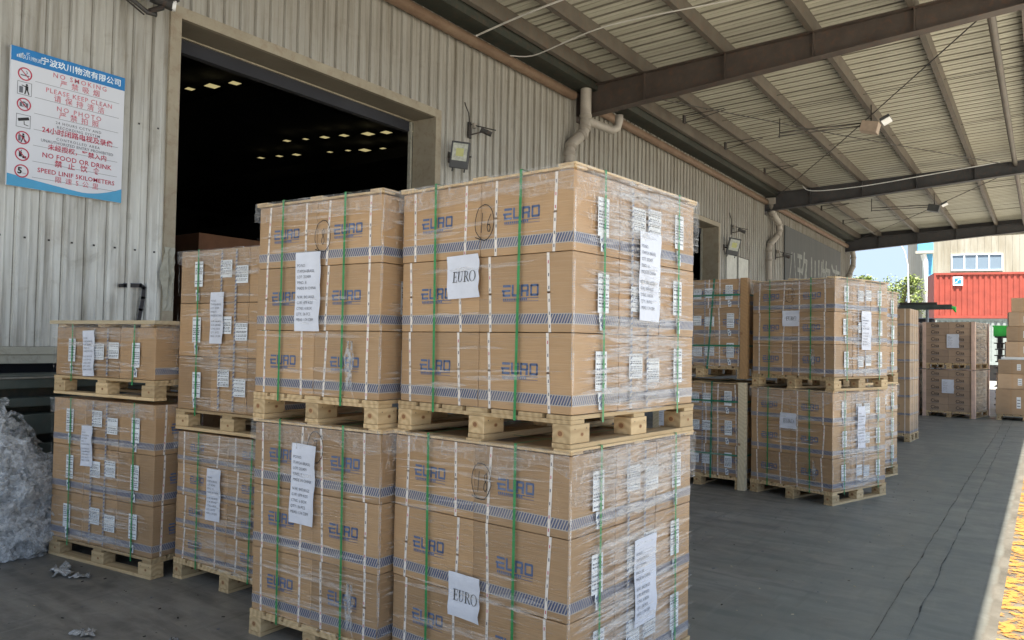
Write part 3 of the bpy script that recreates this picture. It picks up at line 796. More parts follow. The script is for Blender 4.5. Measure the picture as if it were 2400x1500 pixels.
# bent corner of the near jamb
m = MB(); P = []
for j in range(14):
    z = 1.9 + j * .05
    for i in range(5): P.append((XW + .036 + .03 * abs(noise.noise(Vector((i * .8, j * .55, 1)))) + (.03 if i in (0, 4) else .045) * max(0, 1 - abs(z - 2.25) / .35) * (i % 2), 4.372 + .028 * i - .05 * max(0, 1 - abs(z - 2.27) / .2) * (i == 0), z))
m.grid(P, 5, 14, 'sill_pale', False); on(m.build('bent_trim'))
m = MB(); m.box(XW - .05, XW + .05, -16, 4.30, 1.46, 1.528, 'sill_pale'); m.box(XW - .05, XW + .03, -16, 4.30, 1.38, 1.458, 'sill_pale'); on(m.build('bottom_sill'))
# dock: floor slab, plinth
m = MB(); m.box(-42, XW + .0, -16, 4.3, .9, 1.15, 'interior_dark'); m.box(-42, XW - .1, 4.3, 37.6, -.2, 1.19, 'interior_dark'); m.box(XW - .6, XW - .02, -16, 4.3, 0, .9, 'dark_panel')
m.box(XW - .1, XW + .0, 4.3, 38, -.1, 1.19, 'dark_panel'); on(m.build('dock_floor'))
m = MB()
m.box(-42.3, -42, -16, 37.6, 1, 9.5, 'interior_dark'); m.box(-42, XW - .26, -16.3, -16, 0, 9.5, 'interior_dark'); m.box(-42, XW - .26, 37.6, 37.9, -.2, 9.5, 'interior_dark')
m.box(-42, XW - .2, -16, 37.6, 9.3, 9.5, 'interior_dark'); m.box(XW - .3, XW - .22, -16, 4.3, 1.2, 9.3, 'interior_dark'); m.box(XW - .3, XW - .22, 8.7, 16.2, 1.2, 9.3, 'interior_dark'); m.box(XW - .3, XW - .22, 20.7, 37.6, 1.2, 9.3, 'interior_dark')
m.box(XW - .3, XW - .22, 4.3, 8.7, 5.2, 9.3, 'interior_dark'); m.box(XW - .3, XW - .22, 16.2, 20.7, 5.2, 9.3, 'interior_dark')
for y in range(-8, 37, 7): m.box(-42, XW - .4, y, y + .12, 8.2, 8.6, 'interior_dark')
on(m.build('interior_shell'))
sk = [(-18.2, 11.5, 1.0), (-20.8, 13.0, .5), (-20.0, 13.2, .75), (-19.2, 13.4, .6), (-18.2, 13.6, 1.1), (-17.2, 13.6, .8), (-23.1, 18.4, .5), (-22.3, 18.6, .4), (-21.5, 18.8, .6), (-20.7, 19.0, .6), (-19.8, 19.3, .8), (-19.1, 19.5, .7), (-18.3, 19.8, .6),
      (-26.2, 19.6, .5), (-25.3, 19.8, .5), (-24.5, 20.0, .6), (-23.0, 20.4, .4), (-22.2, 20.6, .4), (-21.6, 20.9, .8), (-20.8, 21.1, .5), (-19.9, 21.4, .7)]
for x, y, s_ in sk:
    m = MB(); m.face([(x - .26 * s_, y - .2 * s_, 9.0), (x + .22 * s_, y - .26 * s_, 9.0), (x + .26 * s_, y + .2 * s_, 9.0), (x - .2 * s_, y + .24 * s_, 9.0)], 'skylight_glow'); on(m.build('skylight'))
# far dark painted panel with faded characters
m = MB(); m.box(XW + .03, XW + .07, 26.9, 35.6, 1.3, 5.86, 'dark_panel'); pn = on(m.build('painted_panel'))
fr = frame((XW + .07, 26.9, 0), (0, 1, 0), (1, 0, 0))
m = MB()
for i, ch in enumerate('玖川物流'): put_text(m, ch, fr, 2.4 + i * 1.75, 4.25, 1.75, 'faded_paint', off=.004, bold=.02)
ribbon(m, fr, [(.45, 3.6), (.75, 4.6), (.85, 5.0)], .09, 'faded_paint', .004); ribbon(m, fr, [(1.15, 5.0), (1.3, 4.4), (1.5, 3.6)], .09, 'faded_paint', .004)
o = m.build('faded_characters'); o.parent = pn
# spray-painted 7 on the siding
m = MB(); fr = frame((XW, 0, 0), (0, 1, 0), (1, 0, 0)); R = random.Random(2)
m_pts = [(3.93, 2.125), (3.98, 2.13), (4.03, 2.135), (4.14, 2.14), (4.175, 2.12), (4.17, 2.02), (4.15, 1.9), (4.13, 1.78), (4.12, 1.68)]
ribbon(m, fr, m_pts, .036, 'ink_black', .031); ribbon(m, fr, m_pts[1:], .044, 'ink_grey', .0305)
on(m.build('sprayed_number'))

# under-sill dock leveller slabs (dark green steel)
dl = empty('steel_dock_platform', (-6.95, 2.2, 0), label='dark green steel dock platform under the wall beside the film heap', cat='dock platform')
for (z0, z1, x1, mt) in ((1.20, 1.30, .22, 'green_steel'), (1.06, 1.13, .30, 'green_steel'), (.84, 1.0, .34, 'green_steel'), (.62, .76, .30, 'green_steel')):
    m = MB(); m.box(-.42, x1, -4.5, 1.9, z0, z1, mt, None, .006); o = m.build('platform_beam', dl)
m = MB(); m.box(-.40, .12, -4.4, 1.8, 0, 1.2, 'gutter_dark'); m.build('platform_base', dl)
m = MB(); m.tube([(.235, -3, 1.285), (.235, 1.7, 1.285)], .008, 'galvanised', 6); m.build('edge_rail', dl)

# ------------------------------------------------------------------ canopy
CA = empty('canopy', (-4, 12, 0), label='wide lean-to canopy of cream roof sheets on dark steel beams and purlins', cat='canopy')
def onc(o): o.parent = CA; o.matrix_parent_inverse = Matrix.Translation((4, -12, 0)); return o
XE = .5
def ztop(x): return 6.57 + .036 * (x - XW)          # top of beams
def zbot(x): return 6.0 + .068 * min(x - XW, 9)       # bottom of tapered beams
beams = [(.8, 'beam_rust'), (12.8, 'beam_rust'), (24.8, 'beam_dark'), (36.8, 'beam_dark')]
for yb, mt in beams:
    m = MB(); xa, xb = XW + .03, XE; n = 14
    for i in range(n):
        x0 = xa + (xb - xa) * i / n; x1 = xa + (xb - xa) * (i + 1) / n
        for (yy0, yy1, fa, fb) in ((yb - .006, yb + .006, lambda x: zbot(x) + .012, lambda x: ztop(x) - .012), (yb - .11, yb + .11, lambda x: zbot(x), lambda x: zbot(x) + .012), (yb - .11, yb + .11, lambda x: ztop(x) - .012, lambda x: ztop(x))):
            P = [(x0, yy0, fa(x0)), (x1, yy0, fa(x1)), (x1, yy1, fa(x1)), (x0, yy1, fa(x0)), (x0, yy0, fb(x0)), (x1, yy0, fb(x1)), (x1, yy1, fb(x1)), (x0, yy1, fb(x0))]
            i0 = len(m.v); m.v += P; k = m.mi(mt)
            for q in ((0, 3, 2, 1), (4, 5, 6, 7), (0, 1, 5, 4), (2, 3, 7, 6)): m.f.append(tuple(i0 + a for a in q)); m.m.append(k); m.uv.append(None); m.sm.append(False)
    b = onc(m.build('beam'))
    for x in (-6.0, -4.5, -3.05, -1.6, -.2):
        c = MB(); c.box(x - .006, x + .006, yb - .10, yb - .0065, zbot(x) + .014, ztop(x) - .014, mt); c.box(x - .05, x - .038, yb - .10, yb + .1, ztop(x) + .001, ztop(x) + .24, 'dark_iron'); o = c.build('cleat'); o.parent = b
    c = MB(); c.box(XW + .0, XW + .03, yb - .16, yb + .16, 5.9, 6.7, mt); o = c.build('end_plate'); o.parent = b
PX = (-6.86, -6.0, -4.5, -3.05, -1.6, -.2)
for x in PX:
    m = MB(); zb = ztop(x) + .002; hh = .25
    for (a0, a1, b0, b1) in ((x, x + .005, zb, zb + hh), (x - .085, x, zb, zb + .005), (x - .085, x, zb + hh - .005, zb + hh), (x - .085, x - .08, zb + .005, zb + .025), (x - .0852, x - .080, zb + hh - .03, zb + hh - .005)):
        m.box(a0, a1, -1.4, 37.4, b0, b1, 'purlin_brown')
    onc(m.build('purlin'))
for x, z in ((-.66, -.10), ):   # longitudinal strut under the beams
    for ya, yb in ((.8, 12.8), (12.8, 24.8), (24.8, 36.8)):
        m = MB(); m.tube([(x, ya + .1, ztop(x) + z), (x, yb - .1, ztop(x) + z)], .06, 'purlin_brown', 12); onc(m.build('strut'))
# roof sheet, ribs run down the slope
m = MB(); P = []; ys = []
y = -1.8
while y < 37.7:
    for dy, dz in ((0, 0), (.010, .075), (.052, .075), (.062, 0), (.150, .0), (.154, .018), (.170, .018), (.174, 0)): ys.append((y + dy, dz))
    y += .29
xs = [XW - .02 + (XE + .16 - XW) * i / 12 for i in range(13)]
for x in xs:
    for y, dz in ys: P.append((x, y, ztop(x) + .256 + dz + .006 * noise.noise(Vector((x * .8, y * .8, 0)))))
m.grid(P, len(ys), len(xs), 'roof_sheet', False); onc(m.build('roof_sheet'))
m = MB(); m.box(XW - .02, XE, 37.42, 37.44, 6.5, 7.5, 'beam_dark'); m.box(XW, XE, 37.40, 37.47, 6.44, 6.5, 'sill_pale'); onc(m.build('fascia'))
m = MB(); m.box(XE + .14, XE + .17, -1.8, 37.4, 6.75, 7.32, 'beam_dark'); onc(m.build('edge_fascia'))
# box gutter along the wall
m = MB(); m.box(XW + .04, XW + .40, -1.8, 37.3, 6.47, 6.83, 'gutter_dark'); onc(m.build('gutter'))
for k in range(len(beams)):
    pass
# sag rods and wall brackets
for q in (2.8, 3.3, 8.6, 15.8, 16.8, 20.4, 21.4, 27.8, 28.8, 32.4, 33.4):
    m = MB(); m.tube([(PX[1], q, ztop(PX[1]) + .12), (PX[-1], q, ztop(PX[-1]) + .10)], .006, 'dark_iron', 4, False); onc(m.build('sag_rod'))
for (p, q) in (((-.75, 12.9, 6.50), (-7.0, 24.7, 6.45)), ((-6.9, 13.0, 6.55), (-.8, 24.7, 6.72)), ((-.7, 24.9, 6.6), (-6.9, 36.7, 6.5))):
    m = MB(); m.tube([p, [(a + b) / 2 - (.05 if i == 2 else 0) for i, (a, b) in enumerate(zip(p, q))], q], .011, 'dark_iron', 6); onc(m.build('brace_rod'))
for y in (15.6, 18.2, 21.4, 28.0, 31.5):
    m = MB(); m.box(-6.42, -6.38, y - .05, y + .05, 6.45, 6.62, 'dark_iron'); m.tube([(-6.4, y - .04, 6.6), (-5.5, y - .04, 6.62)], .01, 'dark_iron', 5); m.tube([(-6.4, y + .04, 6.47), (-5.5, y + .04, 6.62)], .01, 'dark_iron', 5); onc(m.build('pipe_bracket'))

# ------------------------------------------------------------------ pipes
pp = tag((lambda m: (m.tube([(XW + .13, -14, 6.28), (XW + .13, 12.35, 6.30)], .085, 'pipe_rust', 14), m.build('wall_pipe'))[1])(MB()), 'rusty brown conduit pipe along the wall top, nearest run above the big door', 'pipe', 'pipe runs along the wall top')
pp = tag((lambda m: (m.tube([(XW + .13, 12.95, 6.28), (XW + .13, 24.5, 6.26)], .085, 'pipe_rust', 14), m.build('wall_pipe'))[1])(MB()), 'brown pipe along the wall top between the first and second downpipes', 'pipe', 'pipe runs along the wall top')
pp = tag((lambda m: (m.tube([(XW + .13, 25.1, 6.26), (XW + .13, 36.6, 6.24)], .085, 'pipe_rust', 14), m.build('wall_pipe'))[1])(MB()), 'brown pipe above the dark painted panel at the far end', 'pipe', 'pipe runs along the wall top')
def downpipe(y, label, hopper, pts, r, branch=None):
    root = empty('downpipe', (XW, y, 0), label=label, cat='downpipe', group='downpipes on the warehouse wall')
    m = MB(); m.tube(pts, r, 'pipe_grey', 14)
    m.build('pipe', root)
    for j in range(1, len(pts) - 1):
        c = MB(); p = Vector(pts[j]); d = (Vector(pts[j + 1]) - p).normalized(); c.tube([p + d * .02, p + d * .09], r * 1.13, 'pipe_grey', 14); c.build('collar', root)
    if hopper: c = MB(); x, yy, z = pts[0]; c.box(x - r * 1.4, x + r * 1.4, yy - r * 1.4, yy + r * 1.4, z - .02, z + .18, 'pipe_grey', None, .01); c.build('hopper', root)
    if branch: c = MB(); c.tube(branch, r * .75, 'pipe_grey', 12); c.build('branch_pipe', root)
downpipe(12.6, 'dented grey downpipe with a side branch, nearest the tall front stack', False,
         [(.26, .0, 6.52), (.26, .0, 6.0), (.26, 0, 5.78), (.24, -.04, 5.62), (.12, -.28, 5.38), (.11, -.33, 5.24), (.11, -.33, 5.05), (.11, -.33, 1.2)], .105,
         [(.30, .0, 5.86), (.45, .22, 5.80), (.60, .42, 5.74), (.66, .52, 5.80), (.68, .56, 5.95), (.68, .56, 6.05)])
downpipe(24.85, 'pale downpipe with a square hopper, left of the dark painted panel', True,
         [(.20, .0, 6.25), (.20, .05, 5.98), (.28, .5, 5.70), (.28, .62, 5.5), (.24, .55, 5.3), (.12, .1, 4.98), (.11, .02, 4.8), (.11, .02, 4.5), (.11, .02, 1.2)], .10)
downpipe(36.9, 'grey downpipe curving down at the far corner against the sky', True,
         [(.26, .1, 6.2), (.3, .2, 5.8), (.3, .15, 5.4), (.2, .0, 5.05), (.15, -.05, 4.8), (.15, -.05, 1.2)], .11)

# ------------------------------------------------------------------ cables
def cable(pts, r, mat, label, n=24):
    m = MB(); P = [Vector(p) for p in pts]; Q = []
    for i in range(n + 1):
        t = i / n * (len(P) - 1); k = min(int(t), len(P) - 2); f = t - k
        p0 = P[max(k - 1, 0)]; p1 = P[k]; p2 = P[k + 1]; p3 = P[min(k + 2, len(P) - 1)]
        Q.append(.5 * ((2 * p1) + (p2 - p0) * f + (2 * p0 - 5 * p1 + 4 * p2 - p3) * f * f + (3 * p1 - p0 - 3 * p2 + p3) * f ** 3))
    m.tube(Q, r, mat, 6); return tag(m.build('cable'), label, 'cable')
cable([(-7.1, 9.13, 6.3), (-6.38, 9.16, 6.42), (-5.5, 9.26, 6.56), (-4.6, 9.4, 6.62)], .016, 'cable_pale', 'straight pale conduit hanging under the roof left of the drooping cable')
cable([(-7.0, 9.9, 6.22), (-6.64, 10.0, 6.18), (-6.06, 9.97, 6.25), (-5.49, 10.0, 6.35), (-4.89, 10.2, 6.45), (-3.8, 10.6, 6.58), (-2.4, 11.0, 6.68)], .011, 'cable_pale', 'thin drooping grey cable under the roof near the first beam')
cable([(-6.2, 24.55, 6.74), (-5.9, 24.6, 6.5), (-4.5, 24.62, 6.50), (-2.6, 24.62, 6.66), (-1.0, 24.6, 6.80)], .014, 'white_plastic', 'white cable running along the second dark beam')

# ------------------------------------------------------------------ sign board
sb = empty('safety_sign', (XW + .05, 2.90, 2.92), pi / 2, label='blue and white safety sign with red lettering and round prohibition symbols', cat='sign')
SW, SH = 1.0, 1.22
m = MB(); m.box(0, SW, -.012, .012, 0, SH, 'sign_white', None, .003); m.build('board', sb)
fr = frame((0, -.012, 0), (1, 0, 0), (0, -1, 0))
m = MB(); quad(m, fr, .001, SW - .001, SH * .895, SH - .001, 'sign_blue', .001); m.build('header_band', sb)
m = MB(); n = 22
for i in range(n):
    a, b = i / n, (i + 1) / n; f = lambda t: .085 * (1 - t) ** 1.5 * 1.0 + .0 + (.0 if t < .62 else .115 * ((t - .62) / .38) ** 1.6) + .02
    m.face([fr(a * SW, .001, .001), fr(b * SW, .001, .001), fr(b * SW, f(b), .001), fr(a * SW, f(a), .001)], 'sign_light_blue')
m.build('footer_wave', sb)
t = MB()
put_text(t, '宁波玖川物流有限公司', fr, SW * .60, SH * .945, .072, 'sign_outline', off=.002, bold=.0012, space=1.02)
for i in range(4): quad(t, fr, .045 + i * .014, .053 + i * .014, SH * .925, SH * (.945 + .006 * i), 'sign_outline', .002)
put_text(t, 'JC', fr, .135, SH * .965, .03, 'sign_outline', off=.002); put_text(t, '玖川物流', fr, .165, SH * .935, .042, 'sign_outline', off=.002)
rows = [('NO SMOKING', .135, .050, 'sign_pink', 1.35), ('严 禁 吸 烟', .187, .054, 'sign_pink', 1.2), ('PLEASE KEEP CLEAN', .258, .048, 'sign_pink', 1.15), ('请 保 持 清 洁', .308, .054, 'sign_pink', 1.2),
        ('NO PHOTO', .378, .050, 'sign_pink', 1.35), ('严 禁 拍 照', .425, .054, 'sign_pink', 1.2), ('24 HOURS CCTV AND', .482, .028, 'ink_grey', 1.25), ('RECORDING SYSTEM', .515, .028, 'ink_grey', 1.25),
        ('24小时闭路电视及录像', .555, .052, 'sign_red', 1.0), ('CONTROLLED AREA', .603, .028, 'ink_grey', 1.3), ('UNAUTHORIZED ENTRY PROHIBITED', .634, .030, 'ink_grey', 1.05), ('未经授权，严禁入内', .676, .048, 'sign_red', 1.0),
        ('NO FOOD OR DRINK', .740, .050, 'sign_red', 1.05), ('禁  止  饮  食', .790, .054, 'sign_red', 1.1), ('SPEED LINIF 5KILOMETERS', .857, .046, 'sign_red', 1.05), ('限 速 5 公 里', .907, .050, 'sign_pink', 1.2)]
for s_, v, sz, mt, sp in rows: put_text(t, s_, fr, SW * .585, SH * (1 - v), sz * 1.22, mt, off=.002, bold=.0009 if mt == 'sign_red' else .0003, space=sp)
for i in range(7): quad(t, fr, .2, .95, SH * (1 - .218 - i * .1165), SH * (1 - .218 - i * .1165) + .003, 'ink_grey', .0015)
t.build('lettering', sb)
ic = MB()
def ring(x, y, r, th, mt, off=.002):
    for i in range(28):
        a, b = 2 * pi * i / 28, 2 * pi * (i + 1) / 28
        ic.face([fr(x + r * cos(a), y + r * sin(a), off), fr(x + r * cos(b), y + r * sin(b), off), fr(x + (r - th) * cos(b), y + (r - th) * sin(b), off), fr(x + (r - th) * cos(a), y + (r - th) * sin(a), off)], mt)
def disc(x, y, r, mt, off=.0015): ic.face([fr(x + r * cos(2 * pi * i / 20), y + r * sin(2 * pi * i / 20), off) for i in range(20)], mt)
cxs = .115
for k, v in enumerate((.185, .29, .405, .525, .645, .765, .885)):
    y = SH * (1 - v); ic = MB()
    if k in (0, 2, 4, 5, 6): ring(cxs, y, .058, .011, 'sign_red')
    else:
        for (a, b, c, d) in ((-.058, .058, .054, .058), (-.058, .058, -.058, -.054), (-.058, -.054, -.058, .058), (.054, .058, -.058, .058)): quad(ic, fr, cxs + a, cxs + b, y + c, y + d, 'ink_grey', .002)
    if k in (0, 2, 4, 5): ribbon(ic, fr, [(cxs - .038, y + .038), (cxs + .038, y - .038)], .008, 'sign_red', .0032)
    if k == 0: quad(ic, fr, cxs - .035, cxs + .035, y - .018, y - .008, 'ink_grey', .0022); ribbon(ic, fr, [(cxs + .01, y), (cxs + .02, y + .015), (cxs + .008, y + .03)], .005, 'ink_grey', .0024)
    if k == 1: disc(cxs + .018, y + .036, .009, 'ink_black'); quad(ic, fr, cxs + .006, cxs + .03, y - .012, y + .026, 'ink_black', .0022); ribbon(ic, fr, [(cxs + .012, y - .01), (cxs + .004, y - .045)], .010, 'ink_black', .0022); ribbon(ic, fr, [(cxs + .024, y - .01), (cxs + .036, y - .045)], .010, 'ink_black', .0022); quad(ic, fr, cxs - .042, cxs - .012, y - .042, y + .014, 'ink_grey', .0022); ribbon(ic, fr, [(cxs + .008, y + .018), (cxs - .022, y + .026)], .007, 'ink_black', .0022)
    if k == 2: quad(ic, fr, cxs - .034, cxs + .034, y - .022, y + .016, 'ink_grey', .0022); quad(ic, fr, cxs - .012, cxs + .012, y + .016, y + .026, 'ink_grey', .0022); ring(cxs, y - .003, .015, .004, 'sign_white', .0026)
    if k == 3: ribbon(ic, fr, [(cxs - .035, y + .006), (cxs + .038, y + .028)], .026, 'ink_black', .0022); ribbon(ic, fr, [(cxs + .006, y), (cxs + .008, y - .028), (cxs + .04, y - .034)], .006, 'ink_black', .0022)
    if k == 4: disc(cxs + .004, y + .030, .009, 'ink_black', .0022); quad(ic, fr, cxs - .008, cxs + .014, y - .008, y + .02, 'ink_black', .0022); ribbon(ic, fr, [(cxs, y - .006), (cxs - .012, y - .040)], .009, 'ink_black', .0022); ribbon(ic, fr, [(cxs + .008, y - .006), (cxs + .022, y - .036)], .009, 'ink_black', .0022); quad(ic, fr, cxs - .036, cxs - .016, y - .03, y + .02, 'ink_grey', .0021)
    if k == 5: quad(ic, fr, cxs - .026, cxs - .002, y - .022, y + .022, 'ink_black', .0022); ribbon(ic, fr, [(cxs - .014, y + .02), (cxs - .004, y + .038)], .005, 'ink_black', .0022); quad(ic, fr, cxs + .002, cxs + .034, y - .032, y - .012, 'ink_black', .0022)
    if k == 6: put_text(ic, '5', fr, cxs - .014, y, .075, 'ink_black', off=.0022, bold=.003); put_text(ic, 'km', fr, cxs + .022, y - .016, .022, 'ink_grey', off=.0022)
    ic.build('symbol', sb)

# ------------------------------------------------------------------ wall fittings
def floodlight(y, z, s, label, yawd=35, pitchd=28, rolld=-14):
    root = empty('floodlight', (XW + .03, y, z), label=label, cat='floodlight', group='floodlights on the warehouse wall')
    M = Matrix.Translation((.26 * s / .4, 0, 0)) @ Matrix.Rotation(radians(rolld), 4, 'X') @ Matrix.Rotation(radians(-yawd), 4, 'Z') @ Matrix.Rotation(radians(pitchd), 4, 'Y')
    m = MB(); m.box(-.045, .03, -.17 * s / .4, .17 * s / .4, -.24 * s / .4, .24 * s / .4, 'lamp_grey', M, .012)
    for k in range(7): m.box(-.075, -.046, (-.14 + k * .046) * s / .4, (-.134 + k * .046) * s / .4, -.16 * s / .4, .16 * s / .4, 'lamp_grey', M)
    m.build('housing', root)
    m = MB(); m.box(.0305, .034, -.135 * s / .4, .135 * s / .4, -.10 * s / .4, .205 * s / .4, 'glass_panel', M); gl = m.build('glass', root)
    m = MB(); m.box(.0345, .036, -.07 * s / .4, .07 * s / .4, -.02 * s / .4, .12 * s / .4, 'yellow_chip', M); m.build('chip', gl)
    m = MB(); m.tube([(0, 0, 0), (.12, .0, .0), (.20 * s / .4, -.02, 0)], .022, 'dark_iron', 8); m.box(-.03, .0, -.05, .05, -.08, .08, 'dark_iron')
    m.tube([M @ Vector((-.03, -.19 * s / .4, 0)), M @ Vector((-.12, -.19 * s / .4, 0)), M @ Vector((-.12, .19 * s / .4, 0)), M @ Vector((-.03, .19 * s / .4, 0))], .012, 'dark_iron', 6)
    m.build('bracket', root)
    m = MB(); m.tube([M @ Vector((-.02, -.11 * s / .4, -.24 * s / .4)), M @ Vector((-.02, -.11 * s / .4, -.30 * s / .4))], .012, 'lamp_grey', 6); m.tube([M @ Vector((-.02, .11 * s / .4, -.24 * s / .4)), M @ Vector((-.02, .11 * s / .4, -.30 * s / .4))], .012, 'lamp_grey', 6); m.build('cable_gland', root)
    return root
floodlight(8.86, 4.42, .33, 'grey floodlight with yellow chip beside the big dark doorway', 58, 22)
floodlight(20.95, 4.42, .40, 'small black floodlight above the two white notice boards', 50, 25)
def bracket(y, z, s, label, group='empty camera brackets on the wall'):
    root = empty('wall_bracket', (XW + .02, y, z), label=label, cat='wall bracket', group=group)
    m = MB(); m.box(0, .03, -.04 * s, .04 * s, -.16 * s, .14 * s, 'dark_iron'); m.tube([(.03, 0, -.1 * s), (.42 * s, .06 * s, -.06 * s)], .014 * s, 'dark_iron', 6); m.tube([(.03, 0, .1 * s), (.42 * s, .30 * s, .0)], .012 * s, 'dark_iron', 6)
    m.tube([(.2 * s, .1 * s, 0), (.35 * s, .25 * s, -.08 * s)], .05 * s, 'dark_iron', 8); m.build('arm', root)
    m = MB(); m.tube([(.02, -.02 * s, .12 * s), (.03, -.06 * s, .3 * s), (.02, -.14 * s, .42 * s), (.02, -.17 * s, .48 * s)], .012 * s, 'dark_iron', 6); m.build('loose_wire', root)
    m = MB(); m.box(.03, .12 * s, .01, .10 * s, .03 * s, .13 * s, 'pipe_grey', None, .01); m.build('clamp', root)
    return root
bracket(9.35, 4.95, .82, 'rusty metal bracket with loose wires above the nearest floodlight')
bracket(21.5, 5.0, .95, 'dark bracket on the wall above the small black floodlight')
bracket(25.9, 4.75, 1.1, 'dark bracket just left of the dark painted panel')
# camera box top left
cb = empty('security_camera', (XW + .03, 3.98, 4.92), label='old security camera and box high on the wall above the sign', cat='security camera')
m = MB(); m.box(0, .12, -.16, .06, .02, .32, 'sill_pale', None, .01); m.build('junction_box', cb)
m = MB(); m.tube([(.10, -.12, .0), (.22, .02, -.14), (.24, .10, -.14)], .022, 'dark_iron', 8); m.tube([(.22, .04, -.12), (.24, .16, -.04)], .028, 'dark_iron', 8); m.tube([(.02, -.1, .0), (.12, .04, -.13)], .008, 'dark_iron', 6); m.build('bracket', cb)
m = MB(); m.tube([(.20, .06, .04), (.27, .25, .0)], .055, 'dark_iron', 12); m.tube([(.27, .24, .0), (.285, .27, -.003)], .052, 'white_plastic', 12); m.box(.14, .30, .02, .30, .055, .07, 'dark_iron'); m.build('camera_body', cb)
for i, (y0, y1, lb) in enumerate(((21.02, 21.95, 'white notice board on the far wall, the left of two'), (22.03, 23.0, 'white notice board on the far wall, the right of two'))):
    nb = empty('notice_board', (XW + .04, y0, 2.9), pi / 2, label=lb, cat='notice board', group='white notice boards')
    m = MB(); m.box(0, y1 - y0, -.02, .0, 0, 1.38, 'notice_white', None, .003); m.build('board', nb)
    m = MB()
    for (a, b, c, d) in ((0, y1 - y0, 0, .02), (0, y1 - y0, 1.36, 1.38), (0, .02, .02, 1.36), (y1 - y0 - .02, y1 - y0, .02, 1.36)): m.box(a, b, -.028, -.0205, c, d, 'dark_iron')
    m.build('frame', nb)
# hanging lamps under the canopy
for (x, y, lb, s_) in ((-3.02, 17.45, 'tan box lamp hung on two rods under the middle of the roof', 1.0), (-3.0, 28.5, 'dark lamp hung on a rod under the far bay of the roof', 1.15)):
    r = empty('canopy_lamp', (x, y, 6.32), 0, label=lb, cat='lamp', group='lamps hung under the canopy roof')
    m = MB(); m.tube([(-1.9, .1, .18), (-.1, .05, .12)], .016, 'dark_iron', 6); m.tube([(-1.9, -.05, .06), (-.1, -.0, .05)], .013, 'dark_iron', 6); m.tube([(-1.9, .1, .06), (-1.9, .1, .5)], .012, 'dark_iron', 6); m.tube([(0, .1, .1), (0, .1, .5)], .012, 'dark_iron', 6); m.build('hanger', r)
    m = MB(); m.box(-.17, .17, -.14, .14, -.12, .10, 'lamp_box_tan' if s_ == 1 else 'lamp_grey', Matrix.Rotation(.25, 4, 'Y'), .01); m.build('ballast_box', r)
    m = MB(); m.box(.22, .42, -.2, .2, -.06, .0, 'lamp_grey', Matrix.Rotation(-.45, 4, 'Y'), .01); lh = m.build('lamp_head', r)
    m = MB(); m.box(.23, .41, -.19, .19, -.075, -.061, 'white_plastic', Matrix.Rotation(-.45, 4, 'Y')); m.build('diffuser', lh)

# ================================================================== LOADS
GF = 'wrapped carton loads on pallets in the front row'; GM = 'wrapped carton loads in the middle group'
HB = 1.03; Z2 = 1.196
load('tall wrapped load numbered 16 with a square EURO sheet, on top at the front corner', GF, (-1.605, 2.75), -5, 1.06, 1.10, Z2, HB, seed=4, film_slope=.03,
     papers=(('F', .445, .60, .20, .20, 'EURO', '', .03), ('R', .60, .62, .19, .42, 'A', '16', -.02)), marks=(('F', .565, .845, '16'),), films={'F': 130, 'R': 1500, 'L': 60})
load('wrapped load numbered 18 with a square EURO sheet, on the ground at the front corner', GF, (-1.60, 2.74), -4.6, 1.07, 1.10, 0, HB, seed=9, film_slope=.05,
     papers=(('F', .505, .34, .19, .20, 'EURO', '', -.02), ('R', .60, .40, .20, .40, 'A', '18', .03)), marks=(('F', .59, .87, '18'),), films={'F': 160, 'R': 1150, 'L': 60})
load('wrapped load numbered 8 with a long address sheet, on top left of the 16 load', GF, (-2.70, 2.745), 1.4, .95, .98, Z2, HB, seed=2,
     papers=(('F', .44, .55, .19, .42, 'A', '8', .0),), marks=(('F', .535, .84, '8'),), films={'F': 130, 'R': 700}, tear=('F', .76, .17, .95))
load('wrapped ground load with a long address sheet over its number, left of the 18 load', GF, (-2.677, 2.747), 1.6, .955, .98, 0, HB, seed=3,
     papers=(('F', .42, .73, .18, .42, 'A', '7', -.03),), marks=(('F', .50, .93, '7'),), films={'F': 170, 'R': 500}, tear=('F', .78, .16, .9))
load('wrapped load of labelled cartons on the pallet behind the 8 load, upper one', GF, (-3.83, 3.085), 2, 1.10, 1.0, 1.005, 1.08, turn=True, seed=6, lid='none',
     papers=(('R', .44, .62, .135, .34, 'A', '9', .0),), films={'R': 420, 'B': 100, 'L': 40}, style='label')
load('wrapped load of low cartons behind the front row, under the labelled upper load', GF, (-3.79, 3.065), 1.5, 1.10, 1.0, 0, .855, rows=4, seed=5, lid='none',
     papers=(('F', .44, .47, .145, .335, 'A', '10', .0),), films={'F': 420, 'R': 60}, labels='', style='low')
load('leftmost wrapped load on the ground, three carton rows high beside the film heap', GF, (-4.935, 2.905), 5.2, 1.20, .95, 0, HB, turn=True, seed=7, lid='none',
     papers=(('R', .46, .70, .135, .29, 'A', '11', .03),), films={'R': 380, 'B': 120, 'L': 60})
load('low wrapped load one carton row high under a flat board, top of the leftmost stack', GF, (-4.955, 2.90), 4.6, 1.20, .93, 1.196, .36, rows=1, turn=True, seed=8, lid='board',
     papers=(('R', .46, .17, .14, .33, 'A', '12', .03),), films={'R': 160, 'B': 160, 'L': 50}, style='label')
